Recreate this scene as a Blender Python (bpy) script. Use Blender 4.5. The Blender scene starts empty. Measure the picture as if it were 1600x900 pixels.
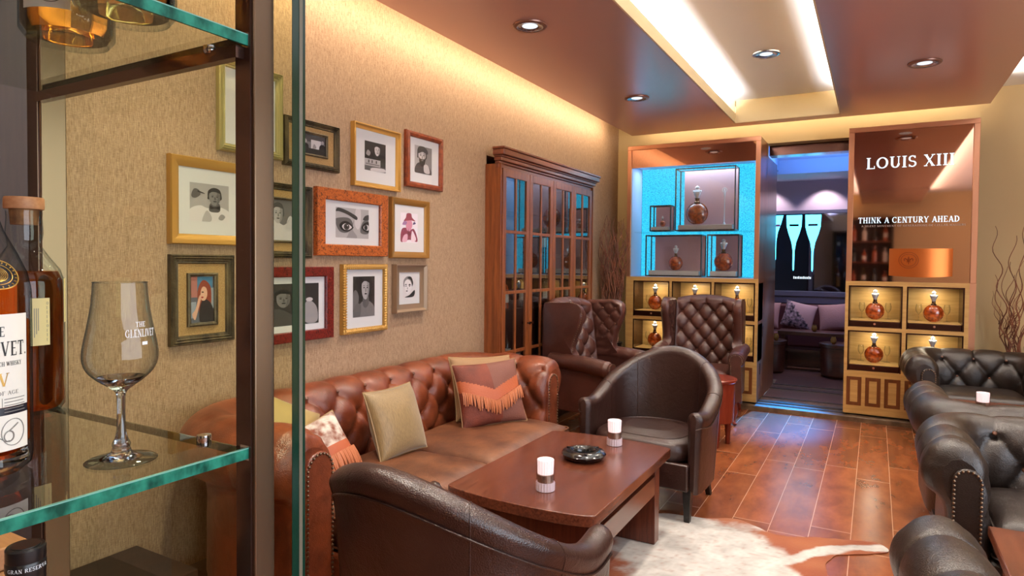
import bpy, bmesh, math, random
from mathutils import Vector, Matrix, noise
from math import pi, sin, cos, radians, sqrt, exp, floor as flr
random.seed(7)
SC = bpy.context.scene
COL = SC.collection

# ------------------------------------------------------------------ materials
def srgb(r, g, b):
    f = lambda c: (c/255/12.92) if c/255 <= .04045 else ((c/255+.055)/1.055)**2.4
    return (f(r), f(g), f(b), 1)

def mat(name):
    m = bpy.data.materials.new(name); m.use_nodes = True
    nt = m.node_tree; nt.nodes.clear()
    out = nt.nodes.new('ShaderNodeOutputMaterial')
    return m, nt, out

def N(nt, t, **kw):
    n = nt.nodes.new(t)
    for k, v in kw.items():
        if k.startswith('i_'):
            n.inputs[k[2:].replace('_', ' ')].default_value = v
        else:
            setattr(n, k, v)
    return n

def pbr(name, col, rough=.5, metal=0., spec=.5, coat=0., bump=None, emis=None, estr=0, vary=None, sheen=0, coords='Object'):
    """bump=(scale, strength, detail); vary=(scale, colour2, stretch) mixes a second colour by noise"""
    m, nt, out = mat(name)
    p = N(nt, 'ShaderNodeBsdfPrincipled'); nt.links.new(p.outputs[0], out.inputs[0])
    p.inputs['Base Color'].default_value = col
    p.inputs['Roughness'].default_value = rough; p.inputs['Metallic'].default_value = metal
    p.inputs['Specular IOR Level'].default_value = spec
    p.inputs['Coat Weight'].default_value = coat; p.inputs['Coat Roughness'].default_value = .15
    p.inputs['Sheen Weight'].default_value = sheen
    tc = N(nt, 'ShaderNodeTexCoord')
    if emis:
        p.inputs['Emission Color'].default_value = emis; p.inputs['Emission Strength'].default_value = estr
    if vary:
        sc_, c2, st = vary
        mp = N(nt, 'ShaderNodeMapping'); mp.inputs['Scale'].default_value = st
        nz = N(nt, 'ShaderNodeTexNoise'); nz.inputs['Scale'].default_value = sc_; nz.inputs['Detail'].default_value = 6
        cr = N(nt, 'ShaderNodeValToRGB'); cr.color_ramp.elements[0].position = .35; cr.color_ramp.elements[1].position = .65
        cr.color_ramp.elements[0].color = col; cr.color_ramp.elements[1].color = c2
        nt.links.new(tc.outputs[coords], mp.inputs[0]); nt.links.new(mp.outputs[0], nz.inputs['Vector'])
        nt.links.new(nz.outputs[0], cr.inputs[0]); nt.links.new(cr.outputs[0], p.inputs['Base Color'])
    if bump:
        nz = N(nt, 'ShaderNodeTexNoise'); nz.inputs['Scale'].default_value = bump[0]
        nz.inputs['Detail'].default_value = bump[2] if len(bump) > 2 else 3
        bp = N(nt, 'ShaderNodeBump'); bp.inputs['Strength'].default_value = bump[1]; bp.inputs['Distance'].default_value = .01
        nt.links.new(tc.outputs[coords], nz.inputs['Vector'])
        nt.links.new(nz.outputs[0], bp.inputs['Height']); nt.links.new(bp.outputs[0], p.inputs['Normal'])
    return m

def wood(name, c1, c2, axis='Y', scale=1., rough=.35, coat=.3, ring=14.):
    """straight grained wood: noise stretched along one axis"""
    m, nt, out = mat(name)
    p = N(nt, 'ShaderNodeBsdfPrincipled'); nt.links.new(p.outputs[0], out.inputs[0])
    p.inputs['Roughness'].default_value = rough; p.inputs['Coat Weight'].default_value = coat; p.inputs['Coat Roughness'].default_value = .2
    tc = N(nt, 'ShaderNodeTexCoord'); mp = N(nt, 'ShaderNodeMapping')
    s = {'X': (.06, 1, 1), 'Y': (1, .06, 1), 'Z': (1, 1, .06)}[axis]
    mp.inputs['Scale'].default_value = tuple(v*ring*scale for v in s)
    nz = N(nt, 'ShaderNodeTexNoise'); nz.inputs['Scale'].default_value = 1.; nz.inputs['Detail'].default_value = 5; nz.inputs['Distortion'].default_value = .6
    n2 = N(nt, 'ShaderNodeTexNoise'); n2.inputs['Scale'].default_value = 9.; n2.inputs['Detail'].default_value = 3
    mx = N(nt, 'ShaderNodeMath', operation='ADD'); m2 = N(nt, 'ShaderNodeMath', operation='MULTIPLY'); m2.inputs[1].default_value = .45
    cr = N(nt, 'ShaderNodeValToRGB'); cr.color_ramp.elements[0].position = .5; cr.color_ramp.elements[1].position = .95
    cr.color_ramp.elements[0].color = c1; cr.color_ramp.elements[1].color = c2
    L = nt.links.new
    L(tc.outputs['Object'], mp.inputs[0]); L(mp.outputs[0], nz.inputs['Vector']); L(mp.outputs[0], n2.inputs['Vector'])
    L(n2.outputs[0], m2.inputs[0]); L(nz.outputs[0], mx.inputs[0]); L(m2.outputs[0], mx.inputs[1])
    L(mx.outputs[0], cr.inputs[0]); L(cr.outputs[0], p.inputs['Base Color'])
    return m

def leather(name, c1, c2, rough=.38, grain=260., blotch=5.):
    m, nt, out = mat(name); L = nt.links.new
    p = N(nt, 'ShaderNodeBsdfPrincipled'); L(p.outputs[0], out.inputs[0])
    p.inputs['Roughness'].default_value = rough; p.inputs['Specular IOR Level'].default_value = .6
    tc = N(nt, 'ShaderNodeTexCoord')
    nz = N(nt, 'ShaderNodeTexNoise'); nz.inputs['Scale'].default_value = blotch; nz.inputs['Detail'].default_value = 8; nz.inputs['Roughness'].default_value = .65
    cr = N(nt, 'ShaderNodeValToRGB'); cr.color_ramp.elements[0].position = .36; cr.color_ramp.elements[1].position = .66
    cr.color_ramp.elements[0].color = c1; cr.color_ramp.elements[1].color = c2
    L(tc.outputs['Object'], nz.inputs['Vector']); L(nz.outputs[0], cr.inputs[0]); L(cr.outputs[0], p.inputs['Base Color'])
    v = N(nt, 'ShaderNodeTexVoronoi'); v.inputs['Scale'].default_value = grain
    w = N(nt, 'ShaderNodeTexNoise'); w.inputs['Scale'].default_value = 16; w.inputs['Detail'].default_value = 4; w.inputs['Distortion'].default_value = 1.2
    a = N(nt, 'ShaderNodeMath', operation='MULTIPLY'); a.inputs[1].default_value = 3.5
    b = N(nt, 'ShaderNodeMath', operation='ADD')
    bp = N(nt, 'ShaderNodeBump'); bp.inputs['Strength'].default_value = .22; bp.inputs['Distance'].default_value = .004
    L(tc.outputs['Object'], v.inputs['Vector']); L(tc.outputs['Object'], w.inputs['Vector'])
    L(w.outputs[0], a.inputs[0]); L(a.outputs[0], b.inputs[0]); L(v.outputs['Distance'], b.inputs[1])
    L(b.outputs[0], bp.inputs['Height']); L(bp.outputs[0], p.inputs['Normal'])
    return m

def pane_mat(name, tint=(1, 1, 1, 1), ior=1.5, rough=0.0, boost=1.):
    """thin clear sheet: transparent with a fresnel mirror"""
    m, nt, out = mat(name); L = nt.links.new
    t = N(nt, 'ShaderNodeBsdfTransparent'); t.inputs[0].default_value = tint
    g = N(nt, 'ShaderNodeBsdfGlossy'); g.inputs['Roughness'].default_value = rough
    f = N(nt, 'ShaderNodeFresnel'); f.inputs['IOR'].default_value = ior
    a = N(nt, 'ShaderNodeMath', operation='MULTIPLY'); a.inputs[1].default_value = boost; a.use_clamp = True
    mx = N(nt, 'ShaderNodeMixShader')
    ge = N(nt, 'ShaderNodeNewGeometry'); iv = N(nt, 'ShaderNodeMath', operation='SUBTRACT'); iv.inputs[0].default_value = 1; fr = N(nt, 'ShaderNodeMath', operation='MULTIPLY')
    L(ge.outputs['Backfacing'], iv.inputs[1]); L(iv.outputs[0], fr.inputs[0]); L(a.outputs[0], fr.inputs[1])
    L(f.outputs[0], a.inputs[0]); L(fr.outputs[0], mx.inputs[0]); L(t.outputs[0], mx.inputs[1]); L(g.outputs[0], mx.inputs[2]); L(mx.outputs[0], out.inputs[0])
    return m

def vessel_mat(name, tint, edge, k=1.6):
    """blown glass: clear facing the eye, tinted and mirror-like towards its rim"""
    m, nt, out = mat(name); L = nt.links.new
    t = N(nt, 'ShaderNodeBsdfTransparent'); g = N(nt, 'ShaderNodeBsdfGlossy'); g.inputs['Roughness'].default_value = .03
    lw = N(nt, 'ShaderNodeLayerWeight'); lw.inputs['Blend'].default_value = .5
    pw = N(nt, 'ShaderNodeMath', operation='POWER'); pw.inputs[1].default_value = k
    c = N(nt, 'ShaderNodeMix', data_type='RGBA'); c.inputs[6].default_value = tint; c.inputs[7].default_value = edge
    f = N(nt, 'ShaderNodeFresnel'); f.inputs['IOR'].default_value = 1.5
    ge = N(nt, 'ShaderNodeNewGeometry'); iv = N(nt, 'ShaderNodeMath', operation='SUBTRACT'); iv.inputs[0].default_value = 1; fr = N(nt, 'ShaderNodeMath', operation='MULTIPLY')
    L(ge.outputs['Backfacing'], iv.inputs[1]); L(iv.outputs[0], fr.inputs[0]); L(f.outputs[0], fr.inputs[1])
    mx = N(nt, 'ShaderNodeMixShader')
    L(lw.outputs['Facing'], pw.inputs[0]); L(pw.outputs[0], c.inputs[0]); L(c.outputs[2], t.inputs[0])
    L(fr.outputs[0], mx.inputs[0]); L(t.outputs[0], mx.inputs[1]); L(g.outputs[0], mx.inputs[2]); L(mx.outputs[0], out.inputs[0])
    return m

def glass_mat(name, col, ior=1.45, rough=0.02):
    m, nt, out = mat(name)
    g = N(nt, 'ShaderNodeBsdfGlass'); g.inputs['Color'].default_value = col; g.inputs['IOR'].default_value = ior; g.inputs['Roughness'].default_value = rough
    nt.links.new(g.outputs[0], out.inputs[0]); return m

def emit(name, col, s, tex=None):
    m, nt, out = mat(name); L = nt.links.new
    e = N(nt, 'ShaderNodeEmission'); e.inputs[0].default_value = col; e.inputs[1].default_value = s
    if tex:
        tc = N(nt, 'ShaderNodeTexCoord'); nz = N(nt, 'ShaderNodeTexNoise'); nz.inputs['Scale'].default_value = tex[0]; nz.inputs['Detail'].default_value = 4
        cr = N(nt, 'ShaderNodeValToRGB'); cr.color_ramp.elements[0].position = .35; cr.color_ramp.elements[1].position = .6
        cr.color_ramp.elements[0].color = tex[1]; cr.color_ramp.elements[1].color = col
        L(tc.outputs['Object'], nz.inputs['Vector']); L(nz.outputs[0], cr.inputs[0]); L(cr.outputs[0], e.inputs[0])
    L(e.outputs[0], out.inputs[0]); return m

def linen_mat(name, c1, c2, thread=1.):
    """woven grasscloth: two crossed stretched noises"""
    m, nt, out = mat(name); L = nt.links.new
    p = N(nt, 'ShaderNodeBsdfPrincipled'); L(p.outputs[0], out.inputs[0])
    p.inputs['Roughness'].default_value = .62; p.inputs['Specular IOR Level'].default_value = .35
    tc = N(nt, 'ShaderNodeTexCoord'); add = N(nt, 'ShaderNodeMath', operation='ADD')
    for i, s in enumerate([(420, 420, 40), (60, 60, 520)]):
        mp = N(nt, 'ShaderNodeMapping'); mp.inputs['Scale'].default_value = tuple(v*thread for v in s)
        nz = N(nt, 'ShaderNodeTexNoise'); nz.inputs['Scale'].default_value = 1; nz.inputs['Detail'].default_value = 2
        ml = N(nt, 'ShaderNodeMath', operation='MULTIPLY'); ml.inputs[1].default_value = (.62, .38)[i]
        L(tc.outputs['Object'], mp.inputs[0]); L(mp.outputs[0], nz.inputs['Vector']); L(nz.outputs[0], ml.inputs[0]); L(ml.outputs[0], add.inputs[i])
    cr = N(nt, 'ShaderNodeValToRGB'); cr.color_ramp.elements[0].position = .33; cr.color_ramp.elements[1].position = .67
    cr.color_ramp.elements[0].color = c1; cr.color_ramp.elements[1].color = c2
    bp = N(nt, 'ShaderNodeBump'); bp.inputs['Strength'].default_value = .25; bp.inputs['Distance'].default_value = .002
    L(add.outputs[0], cr.inputs[0]); L(cr.outputs[0], p.inputs['Base Color']); L(add.outputs[0], bp.inputs['Height']); L(bp.outputs[0], p.inputs['Normal'])
    return m

def floor_mat():
    m, nt, out = mat('floor_tiles'); L = nt.links.new
    p = N(nt, 'ShaderNodeBsdfPrincipled'); L(p.outputs[0], out.inputs[0])
    p.inputs['Specular IOR Level'].default_value = .6
    tc = N(nt, 'ShaderNodeTexCoord'); sx = N(nt, 'ShaderNodeSeparateXYZ'); L(tc.outputs['Object'], sx.inputs[0])
    def M(op, a, b=None, c=None):
        n = N(nt, 'ShaderNodeMath', operation=op)
        for i, v in enumerate((a, b, c)):
            if v is None: continue
            if isinstance(v, (int, float)): n.inputs[i].default_value = v
            else: L(v, n.inputs[i])
        return n.outputs[0]
    W, LN = .1915, 1.22
    u = M('DIVIDE', M('ADD', sx.outputs[0], .083+10*W), W); iu = M('FLOOR', u); fu = M('FRACT', u)
    wn = N(nt, 'ShaderNodeTexWhiteNoise', noise_dimensions='1D'); L(iu, wn.inputs['W'])
    v = M('ADD', M('DIVIDE', M('ADD', sx.outputs[1], 20.), LN), wn.outputs[0]); iv = M('FLOOR', v); fv = M('FRACT', v)
    e = .009
    ju = M('LESS_THAN', M('MINIMUM', fu, M('SUBTRACT', 1., fu)), e)
    jv = M('LESS_THAN', M('MINIMUM', fv, M('SUBTRACT', 1., fv)), e*W/LN*2.0)
    cid = N(nt, 'ShaderNodeCombineXYZ'); L(iu, cid.inputs[0]); L(iv, cid.inputs[1])
    wt = N(nt, 'ShaderNodeTexWhiteNoise', noise_dimensions='2D'); L(cid.outputs[0], wt.inputs['Vector'])
    off = N(nt, 'ShaderNodeVectorMath', operation='SCALE'); L(cid.outputs[0], off.inputs[0]); off.inputs['Scale'].default_value = 7.3
    vv = N(nt, 'ShaderNodeVectorMath', operation='ADD'); L(tc.outputs['Object'], vv.inputs[0]); L(off.outputs[0], vv.inputs[1])
    mp = N(nt, 'ShaderNodeMapping'); mp.inputs['Scale'].default_value = (8, 3.4, 1); L(vv.outputs[0], mp.inputs[0])
    nz = N(nt, 'ShaderNodeTexNoise'); nz.inputs['Scale'].default_value = 1; nz.inputs['Detail'].default_value = 9; nz.inputs['Distortion'].default_value = .25; nz.inputs['Roughness'].default_value = .62
    L(mp.outputs[0], nz.inputs['Vector'])
    cr = N(nt, 'ShaderNodeValToRGB'); es = cr.color_ramp.elements
    es[0].position = .25; es[0].color = srgb(104, 56, 32); es[1].position = .8; es[1].color = srgb(164, 96, 56)
    k = es.new(.5); k.color = srgb(138, 76, 43)
    L(nz.outputs[0], cr.inputs[0])
    hs = N(nt, 'ShaderNodeHueSaturation'); L(cr.outputs[0], hs.inputs['Color']); L(M('ADD', M('MULTIPLY', wt.outputs[0], .34), .84), hs.inputs['Value'])
    mxu = N(nt, 'ShaderNodeMix', data_type='RGBA'); L(ju, mxu.inputs[0]); L(hs.outputs[0], mxu.inputs[6]); mxu.inputs[7].default_value = srgb(205, 160, 128)
    mxv = N(nt, 'ShaderNodeMix', data_type='RGBA'); L(jv, mxv.inputs[0]); L(mxu.outputs[2], mxv.inputs[6]); mxv.inputs[7].default_value = srgb(190, 142, 110)
    L(mxv.outputs[2], p.inputs['Base Color'])
    p.inputs['Roughness'].default_value = .22
    bp = N(nt, 'ShaderNodeBump'); bp.inputs['Strength'].default_value = .05; bp.inputs['Distance'].default_value = .001
    L(M('SUBTRACT', nz.outputs[0], M('MULTIPLY', ju, 1.)), bp.inputs['Height']); L(bp.outputs[0], p.inputs['Normal'])
    return m

def burl_mat(name, c1, c2, c3):
    m, nt, out = mat(name); L = nt.links.new
    p = N(nt, 'ShaderNodeBsdfPrincipled'); L(p.outputs[0], out.inputs[0]); p.inputs['Roughness'].default_value = .3
    tc = N(nt, 'ShaderNodeTexCoord')
    nz = N(nt, 'ShaderNodeTexNoise'); nz.inputs['Scale'].default_value = 55; nz.inputs['Detail'].default_value = 5; nz.inputs['Distortion'].default_value = 2
    cr = N(nt, 'ShaderNodeValToRGB'); es = cr.color_ramp.elements
    es[0].position = .36; es[0].color = c3; es[1].position = .6; es[1].color = c2; k = es.new(.46); k.color = c1
    L(tc.outputs['Object'], nz.inputs['Vector']); L(nz.outputs[0], cr.inputs[0]); L(cr.outputs[0], p.inputs['Base Color'])
    return m

def vcol_mat(name, rough=.8, bump=.4):
    m, nt, out = mat(name); L = nt.links.new
    p = N(nt, 'ShaderNodeBsdfPrincipled'); L(p.outputs[0], out.inputs[0]); p.inputs['Roughness'].default_value = rough
    p.inputs['Sheen Weight'].default_value = .15
    a = N(nt, 'ShaderNodeVertexColor'); a.layer_name = 'hide'; L(a.outputs[0], p.inputs['Base Color'])
    tc = N(nt, 'ShaderNodeTexCoord'); nz = N(nt, 'ShaderNodeTexNoise'); nz.inputs['Scale'].default_value = 90; nz.inputs['Detail'].default_value = 4
    bp = N(nt, 'ShaderNodeBump'); bp.inputs['Strength'].default_value = bump; bp.inputs['Distance'].default_value = .004
    L(tc.outputs['Object'], nz.inputs['Vector']); L(nz.outputs[0], bp.inputs['Height']); L(bp.outputs[0], p.inputs['Normal'])
    return m

# ------------------------------------------------------------------ mesh helpers
class MB:
    def __init__(s): s.v = []; s.f = []; s.m = []
    def add(s, vs, fs, T=None, mi=0):
        b = len(s.v)
        for q in vs:
            q = Vector(q)
            s.v.append(T @ q if T else q)
        for q in fs: s.f.append(tuple(b+i for i in q)); s.m.append(mi)
        return s
    def box(s, x0, x1, y0, y1, z0, z1, T=None, mi=0):
        vs = [(x, y, z) for z in (z0, z1) for y in (y0, y1) for x in (x0, x1)]
        return s.add(vs, [(0, 2, 3, 1), (4, 5, 7, 6), (0, 1, 5, 4), (2, 6, 7, 3), (0, 4, 6, 2), (1, 3, 7, 5)], T, mi)
    def lathe(s, prof, n=32, T=None, cap=True, mi=0, sx=1, sy=1, rip=None):
        vs = []; fs = []; k = len(prof)
        for j in range(n):
            a = 2*pi*j/n
            for i, (r, z) in enumerate(prof):
                rr = r*(1+(rip(a, i) if rip else 0))
                vs.append((rr*cos(a)*sx, rr*sin(a)*sy, z))
        for j in range(n):
            jn = (j+1) % n
            for i in range(k-1): fs.append((j*k+i, jn*k+i, jn*k+i+1, j*k+i+1))
        if cap:
            if prof[0][0] > 1e-6: fs.append(tuple(j*k for j in reversed(range(n))))
            if prof[-1][0] > 1e-6: fs.append(tuple(j*k+k-1 for j in range(n)))
        return s.add(vs, fs, T, mi)
    def cyl(s, x, y, z0, z1, r, n=24, r2=None, T=None, mi=0):
        r2 = r if r2 is None else r2
        M_ = Matrix.Translation((x, y, 0)); M_ = T @ M_ if T else M_
        return s.lathe([(r, z0), (r2, z1)], n, M_, mi=mi)
    def tube(s, pts, r, n=8, closed=False, T=None, mi=0):
        pts = [Vector(p) for p in pts]; k = len(pts); vs = []; fs = []
        up = Vector((0, 0, 1)); prev = None
        for i, p in enumerate(pts):
            if closed: d = pts[(i+1) % k]-pts[i-1]
            else: d = pts[min(i+1, k-1)]-pts[max(i-1, 0)]
            d.normalize() if d.length > 1e-9 else None
            if prev is None:
                a = d.cross(up);
                if a.length < .05: a = d.cross(Vector((1, 0, 0)))
            else: a = prev - d*prev.dot(d)
            a.normalize(); prev = a; b = d.cross(a)
            rr = r[i] if isinstance(r, (list, tuple)) else r
            for j in range(n):
                t = 2*pi*j/n; vs.append(p+(a*cos(t)+b*sin(t))*rr)
        for i in range(k if closed else k-1):
            for j in range(n):
                i2 = (i+1) % k
                fs.append((i*n+j, i*n+(j+1) % n, i2*n+(j+1) % n, i2*n+j))
        if not closed:
            fs.append(tuple(reversed(range(n)))); fs.append(tuple((k-1)*n+j for j in range(n)))
        return s.add(vs, fs, T, mi)
    def prism(s, pts, t0, t1, T=None, mi=0):
        """2D outline (x,z) extruded in y from t0 to t1"""
        n = len(pts); vs = [(p[0], t0, p[1]) for p in pts]+[(p[0], t1, p[1]) for p in pts]
        fs = [tuple(range(n)), tuple(reversed(range(n, 2*n)))]+[(i, i+n, (i+1) % n+n, (i+1) % n) for i in range(n)]
        return s.add(vs, fs, T, mi)
    def grid(s, P, closed_u=False, closed_v=False, T=None, mi=0):
        nu = len(P); nv = len(P[0]); vs = [q for row in P for q in row]; fs = []
        for i in range(nu if closed_u else nu-1):
            for j in range(nv if closed_v else nv-1):
                i2 = (i+1) % nu; j2 = (j+1) % nv
                fs.append((i*nv+j, i2*nv+j, i2*nv+j2, i*nv+j2))
        return s.add(vs, fs, T, mi)
    def ball(s, c, r, n=10, T=None, mi=0, sz=1.):
        prof = [(r*sin(pi*i/(n//2+1)), -r*sz*cos(pi*i/(n//2+1))) for i in range(n//2+2)]
        prof[0] = (1e-5, prof[0][1]); prof[-1] = (1e-5, prof[-1][1])
        M_ = Matrix.Translation(c); M_ = T @ M_ if T else M_
        return s.lathe(prof, n, M_, cap=False, mi=mi)
    def build(s, name, mats, parent=None, smooth=True, bevel=0, ang=35, subsurf=0, seg=2, recalc=True):
        me = bpy.data.meshes.new(name); me.from_pydata([tuple(v) for v in s.v], [], s.f)
        if not isinstance(mats, (list, tuple)): mats = [mats]
        for m_ in mats: me.materials.append(m_)
        if len(mats) > 1: me.polygons.foreach_set('material_index', s.m)
        if recalc:
            bm = bmesh.new(); bm.from_mesh(me); bmesh.ops.recalc_face_normals(bm, faces=bm.faces); bm.to_mesh(me); bm.free()
        if smooth:
            me.polygons.foreach_set('use_smooth', [True]*len(me.polygons))
            me.set_sharp_from_angle(angle=radians(ang))
        o = bpy.data.objects.new(name, me); COL.objects.link(o)
        if parent: o.parent = parent
        if bevel:
            b = o.modifiers.new('bevel', 'BEVEL'); b.width = bevel; b.segments = seg; b.limit_method = 'ANGLE'; b.angle_limit = radians(40)
        if subsurf:
            b = o.modifiers.new('sub', 'SUBSURF'); b.levels = subsurf; b.render_levels = subsurf
        return o

def thing(name, label, cat, loc=(0, 0, 0), rz=0, group=None, rot=None):
    o = bpy.data.objects.new(name, None); COL.objects.link(o); o.empty_display_size = .1
    o.location = loc; o.rotation_euler = rot if rot else (0, 0, rz)
    return tag(o, label, cat, group)
def tag(o, label, cat, group=None):
    o['label'] = label; o['category'] = cat
    if group: o['group'] = group
    return o
def struct(o): o['kind'] = 'structure'; return o
def B(name, m, b, parent=None, bevel=0, T=None):
    return MB().box(*b, T=T).build(name, m, parent, bevel=bevel, smooth=bevel > 0)
def dup(root, loc, rz=None, label=None, group=None, rot=None):
    r = root.copy(); COL.objects.link(r); r.location = loc
    if rz is not None: r.rotation_euler = (0, 0, rz)
    if rot is not None: r.rotation_euler = rot
    if label: r['label'] = label
    if group: r['group'] = group
    for ch in list(root.children):
        c = ch.copy(); COL.objects.link(c); c.parent = r
        for g in list(ch.children):
            d = g.copy(); COL.objects.link(d); d.parent = c
    return r
def crom(pts, n, closed=False):
    """Catmull-Rom through 2D/3D points"""
    P = [Vector(p) for p in pts]; k = len(P); out = []
    for i in range(k if closed else k-1):
        g = (lambda j: P[j % k]) if closed else (lambda j: P[min(max(j, 0), k-1)])
        a, b, c, d = g(i-1), g(i), g(i+1), g(i+2)
        for j in range(n):
            t = j/n
            out.append(.5*((2*b)+(c-a)*t+(2*a-5*b+4*c-d)*t*t+(3*b-a-3*c+d)*t**3))
    if not closed: out.append(P[-1])
    return out
def resample(pts, n):
    """n points evenly spaced by arc length; returns points and total"""
    acc = [0]
    for a, b in zip(pts, pts[1:]): acc.append(acc[-1]+(b-a).length)
    out = []; j = 0
    for i in range(n):
        s = acc[-1]*i/(n-1)
        while j < len(pts)-2 and acc[j+1] < s: j += 1
        t = (s-acc[j])/max(acc[j+1]-acc[j], 1e-9); out.append(pts[j].lerp(pts[j+1], min(max(t, 0), 1)))
    return out, acc[-1]

# ------------------------------------------------------------------ serif lettering built from strokes
TK, TN = .17, .075
def _arc(cx, cy, rx, ry, a0, a1, w0=TN, w1=TK, n=22):
    """arc whose width swells on its vertical sides"""
    q = []
    for i in range(n):
        a = radians(a0+(a1-a0)*i/n); b = radians(a0+(a1-a0)*(i+1)/n)
        w = lambda t: (w0+(w1-w0)*abs(cos(t))**1.5)/2
        pt = lambda t, s: (cx+(rx+s*w(t))*cos(t), cy+(ry+s*w(t))*sin(t))
        q.append([pt(a, -1), pt(a, 1), pt(b, 1), pt(b, -1)])
    return q
def _ln(x0, y0, x1, y1, w):
    d = Vector((x1-x0, y1-y0)); nrm = Vector((-d.y, d.x)).normalized()*w/2
    if abs(d.y) > abs(d.x)*.3 and abs(d.x) > 1e-6: nrm = Vector((w/2, 0))*(1.05)
    return [[(x0-nrm.x, y0-nrm.y), (x0+nrm.x, y0+nrm.y), (x1+nrm.x, y1+nrm.y), (x1-nrm.x, y1-nrm.y)]]
def _sf(x, y, l=.17): return _ln(x-l, y+(.025 if y < .5 else -.025), x+l, y+(.025 if y < .5 else -.025), .05)
def _st(x, w=TK): return _ln(x, 0, x, 1, w)+_sf(x, 0)+_sf(x, 1)
def glyph(c):
    L = _ln
    g = {
     'L': (.72, _st(.2)+L(.2, .035, .68, .035, .07)+L(.66, 0, .66, .25, .06)),
     'I': (.4, _st(.2)),
     'T': (.78, L(.39, 0, .39, 1, TK)+_sf(.39, 0)+L(.04, .96, .74, .96, .075)+L(.06, 1, .06, .76, .06)+L(.72, 1, .72, .76, .06)),
     'H': (.9, _st(.2)+_st(.7)+L(.2, .52, .7, .52, TN)),
     'N': (.92, _st(.2, TN)+_st(.74, TN)+L(.22, .97, .72, .03, TK)),
     'K': (.86, _st(.2)+L(.28, .48, .68, .97, TN)+L(.36, .56, .74, .03, TK)+_sf(.7, 0, .13)+_sf(.66, 1, .13)),
     'A': (.86, L(.42, .98, .14, .02, TN)+L(.44, .98, .74, .02, TK)+L(.24, .33, .62, .33, TN)+_sf(.14, 0, .13)+_sf(.74, 0, .15)),
     'V': (.86, L(.14, .98, .42, .02, TK)+L(.72, .98, .44, .02, TN)+_sf(.14, 1, .15)+_sf(.72, 1, .13)),
     'X': (.86, L(.16, .98, .7, .02, TK)+L(.7, .98, .16, .02, TN)+_sf(.16, 1, .14)+_sf(.7, 1, .13)+_sf(.16, 0, .13)+_sf(.7, 0, .14)),
     'Y': (.82, L(.12, .98, .4, .48, TK)+L(.7, .98, .42, .48, TN)+L(.41, 0, .41, .5, TK)+_sf(.41, 0)+_sf(.12, 1, .13)+_sf(.7, 1, .12)),
     'E': (.74, _st(.2)+L(.2, .035, .66, .035, .07)+L(.2, .965, .64, .965, .07)+L(.2, .51, .54, .51, .065)+L(.64, 0, .64, .24, .06)+L(.62, 1, .62, .78, .06)),
     'F': (.7, _st(.2)+L(.2, .965, .64, .965, .07)+L(.2, .51, .54, .51, .065)+L(.62, 1, .62, .78, .06)),
     'O': (.98, _arc(.49, .5, .37, .46, 0, 360)),
     'Q': (.98, _arc(.49, .5, .37, .46, 0, 360)+L(.5, .2, .85, -.12, .1)),
     'C': (.84, _arc(.47, .5, .36, .46, 48, 312)+L(.72, .98, .72, .72, .06)+L(.72, .28, .72, .04, .05)),
     'G': (.9, _arc(.47, .5, .36, .46, 48, 318)+L(.72, .98, .72, .72, .06)+L(.73, .08, .73, .42, TK*.9)+_sf(.73, .44, .14)),
     'D': (.92, _st(.2)+_arc(.3, .5, .45, .46, -90, 90)+L(.2, .04, .32, .04, TN)+L(.2, .96, .32, .96, TN)),
     'U': (.88, L(.2, 1, .2, .35, TK)+_sf(.2, 1)+L(.7, 1, .7, .35, TN)+_sf(.7, 1, .13)+_arc(.45, .36, .25, .32, 180, 360)),
     'R': (.86, _st(.2)+_arc(.36, .73, .26, .23, -90, 90)+L(.2, .96, .38, .96, TN)+L(.2, .5, .38, .5, TN)+L(.42, .5, .74, .03, TK)+_sf(.76, 0, .1)),
     'B': (.8, _st(.2)+_arc(.36, .75, .24, .21, -90, 90)+_arc(.38, .27, .28, .23, -90, 90)+L(.2, .96, .38, .96, TN)+L(.2, .52, .4, .52, TN)+L(.2, .04, .4, .04, TN)),
     'P': (.74, _st(.2)+_arc(.36, .72, .27, .24, -90, 90)+L(.2, .96, .38, .96, TN)+L(.2, .48, .38, .48, TN)),
     'M': (1.06, _st(.17, TN)+_st(.88)+L(.19, .97, .5, .08, TK)+L(.52, .08, .86, .97, TN)),
     'W': (1.14, L(.12, .98, .36, .02, TK)+L(.58, .98, .38, .02, TN)+L(.54, .98, .78, .02, TK)+L(1., .98, .8, .02, TN)+_sf(.12, 1, .12)+_sf(1., 1, .12)),
     'S': (.66, _arc(.33, .73, .22, .23, 30, 270, TN, .13)+_arc(.33, .27, .24, .23, -150, 90, TN, .13)+L(.53, .97, .53, .76, .055)+L(.1, .24, .1, .03, .055)),
     '1': (.5, _st(.25)+L(.25, .97, .1, .84, TN)),
     '0': (.7, _arc(.35, .5, .25, .46, 0, 360)),
     '.': (.28, [[(.07, 0), (.2, 0), (.2, .13), (.07, .13)]]),
     '-': (.42, L(.06, .42, .36, .42, .09)),
     ' ': (.38, [])}
    return g.get(c, g['-'])
def text_polys(s, height, width=None, track=.06):
    """quads (list of 4 (x,z) points) for a line of text starting at x=0"""
    out = []; x = 0
    for ch in s:
        w, qs = glyph(ch)
        for q in qs: out.append([((p[0]+x), p[1]) for p in q])
        x += w+track
    k = (width/x) if width else height
    return [[(p[0]*k, p[1]*height) for p in q] for q in out], x*k
def text_mesh(s, height, T, m, name, parent=None, width=None, depth=.004):
    """one mesh per word"""
    total = text_polys(s, height)[1]; k = (width/total) if width else 1
    x = 0; words = s.split(' ')
    for w in words:
        qs, wd = text_polys(w, height)
        b = MB()
        for q in qs: b.prism([((p[0]+x)*k, p[1]) for p in q], -depth, 0, T)
        b.build(name, m, parent, smooth=False)
        x += wd+(.38+.06)*height
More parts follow.
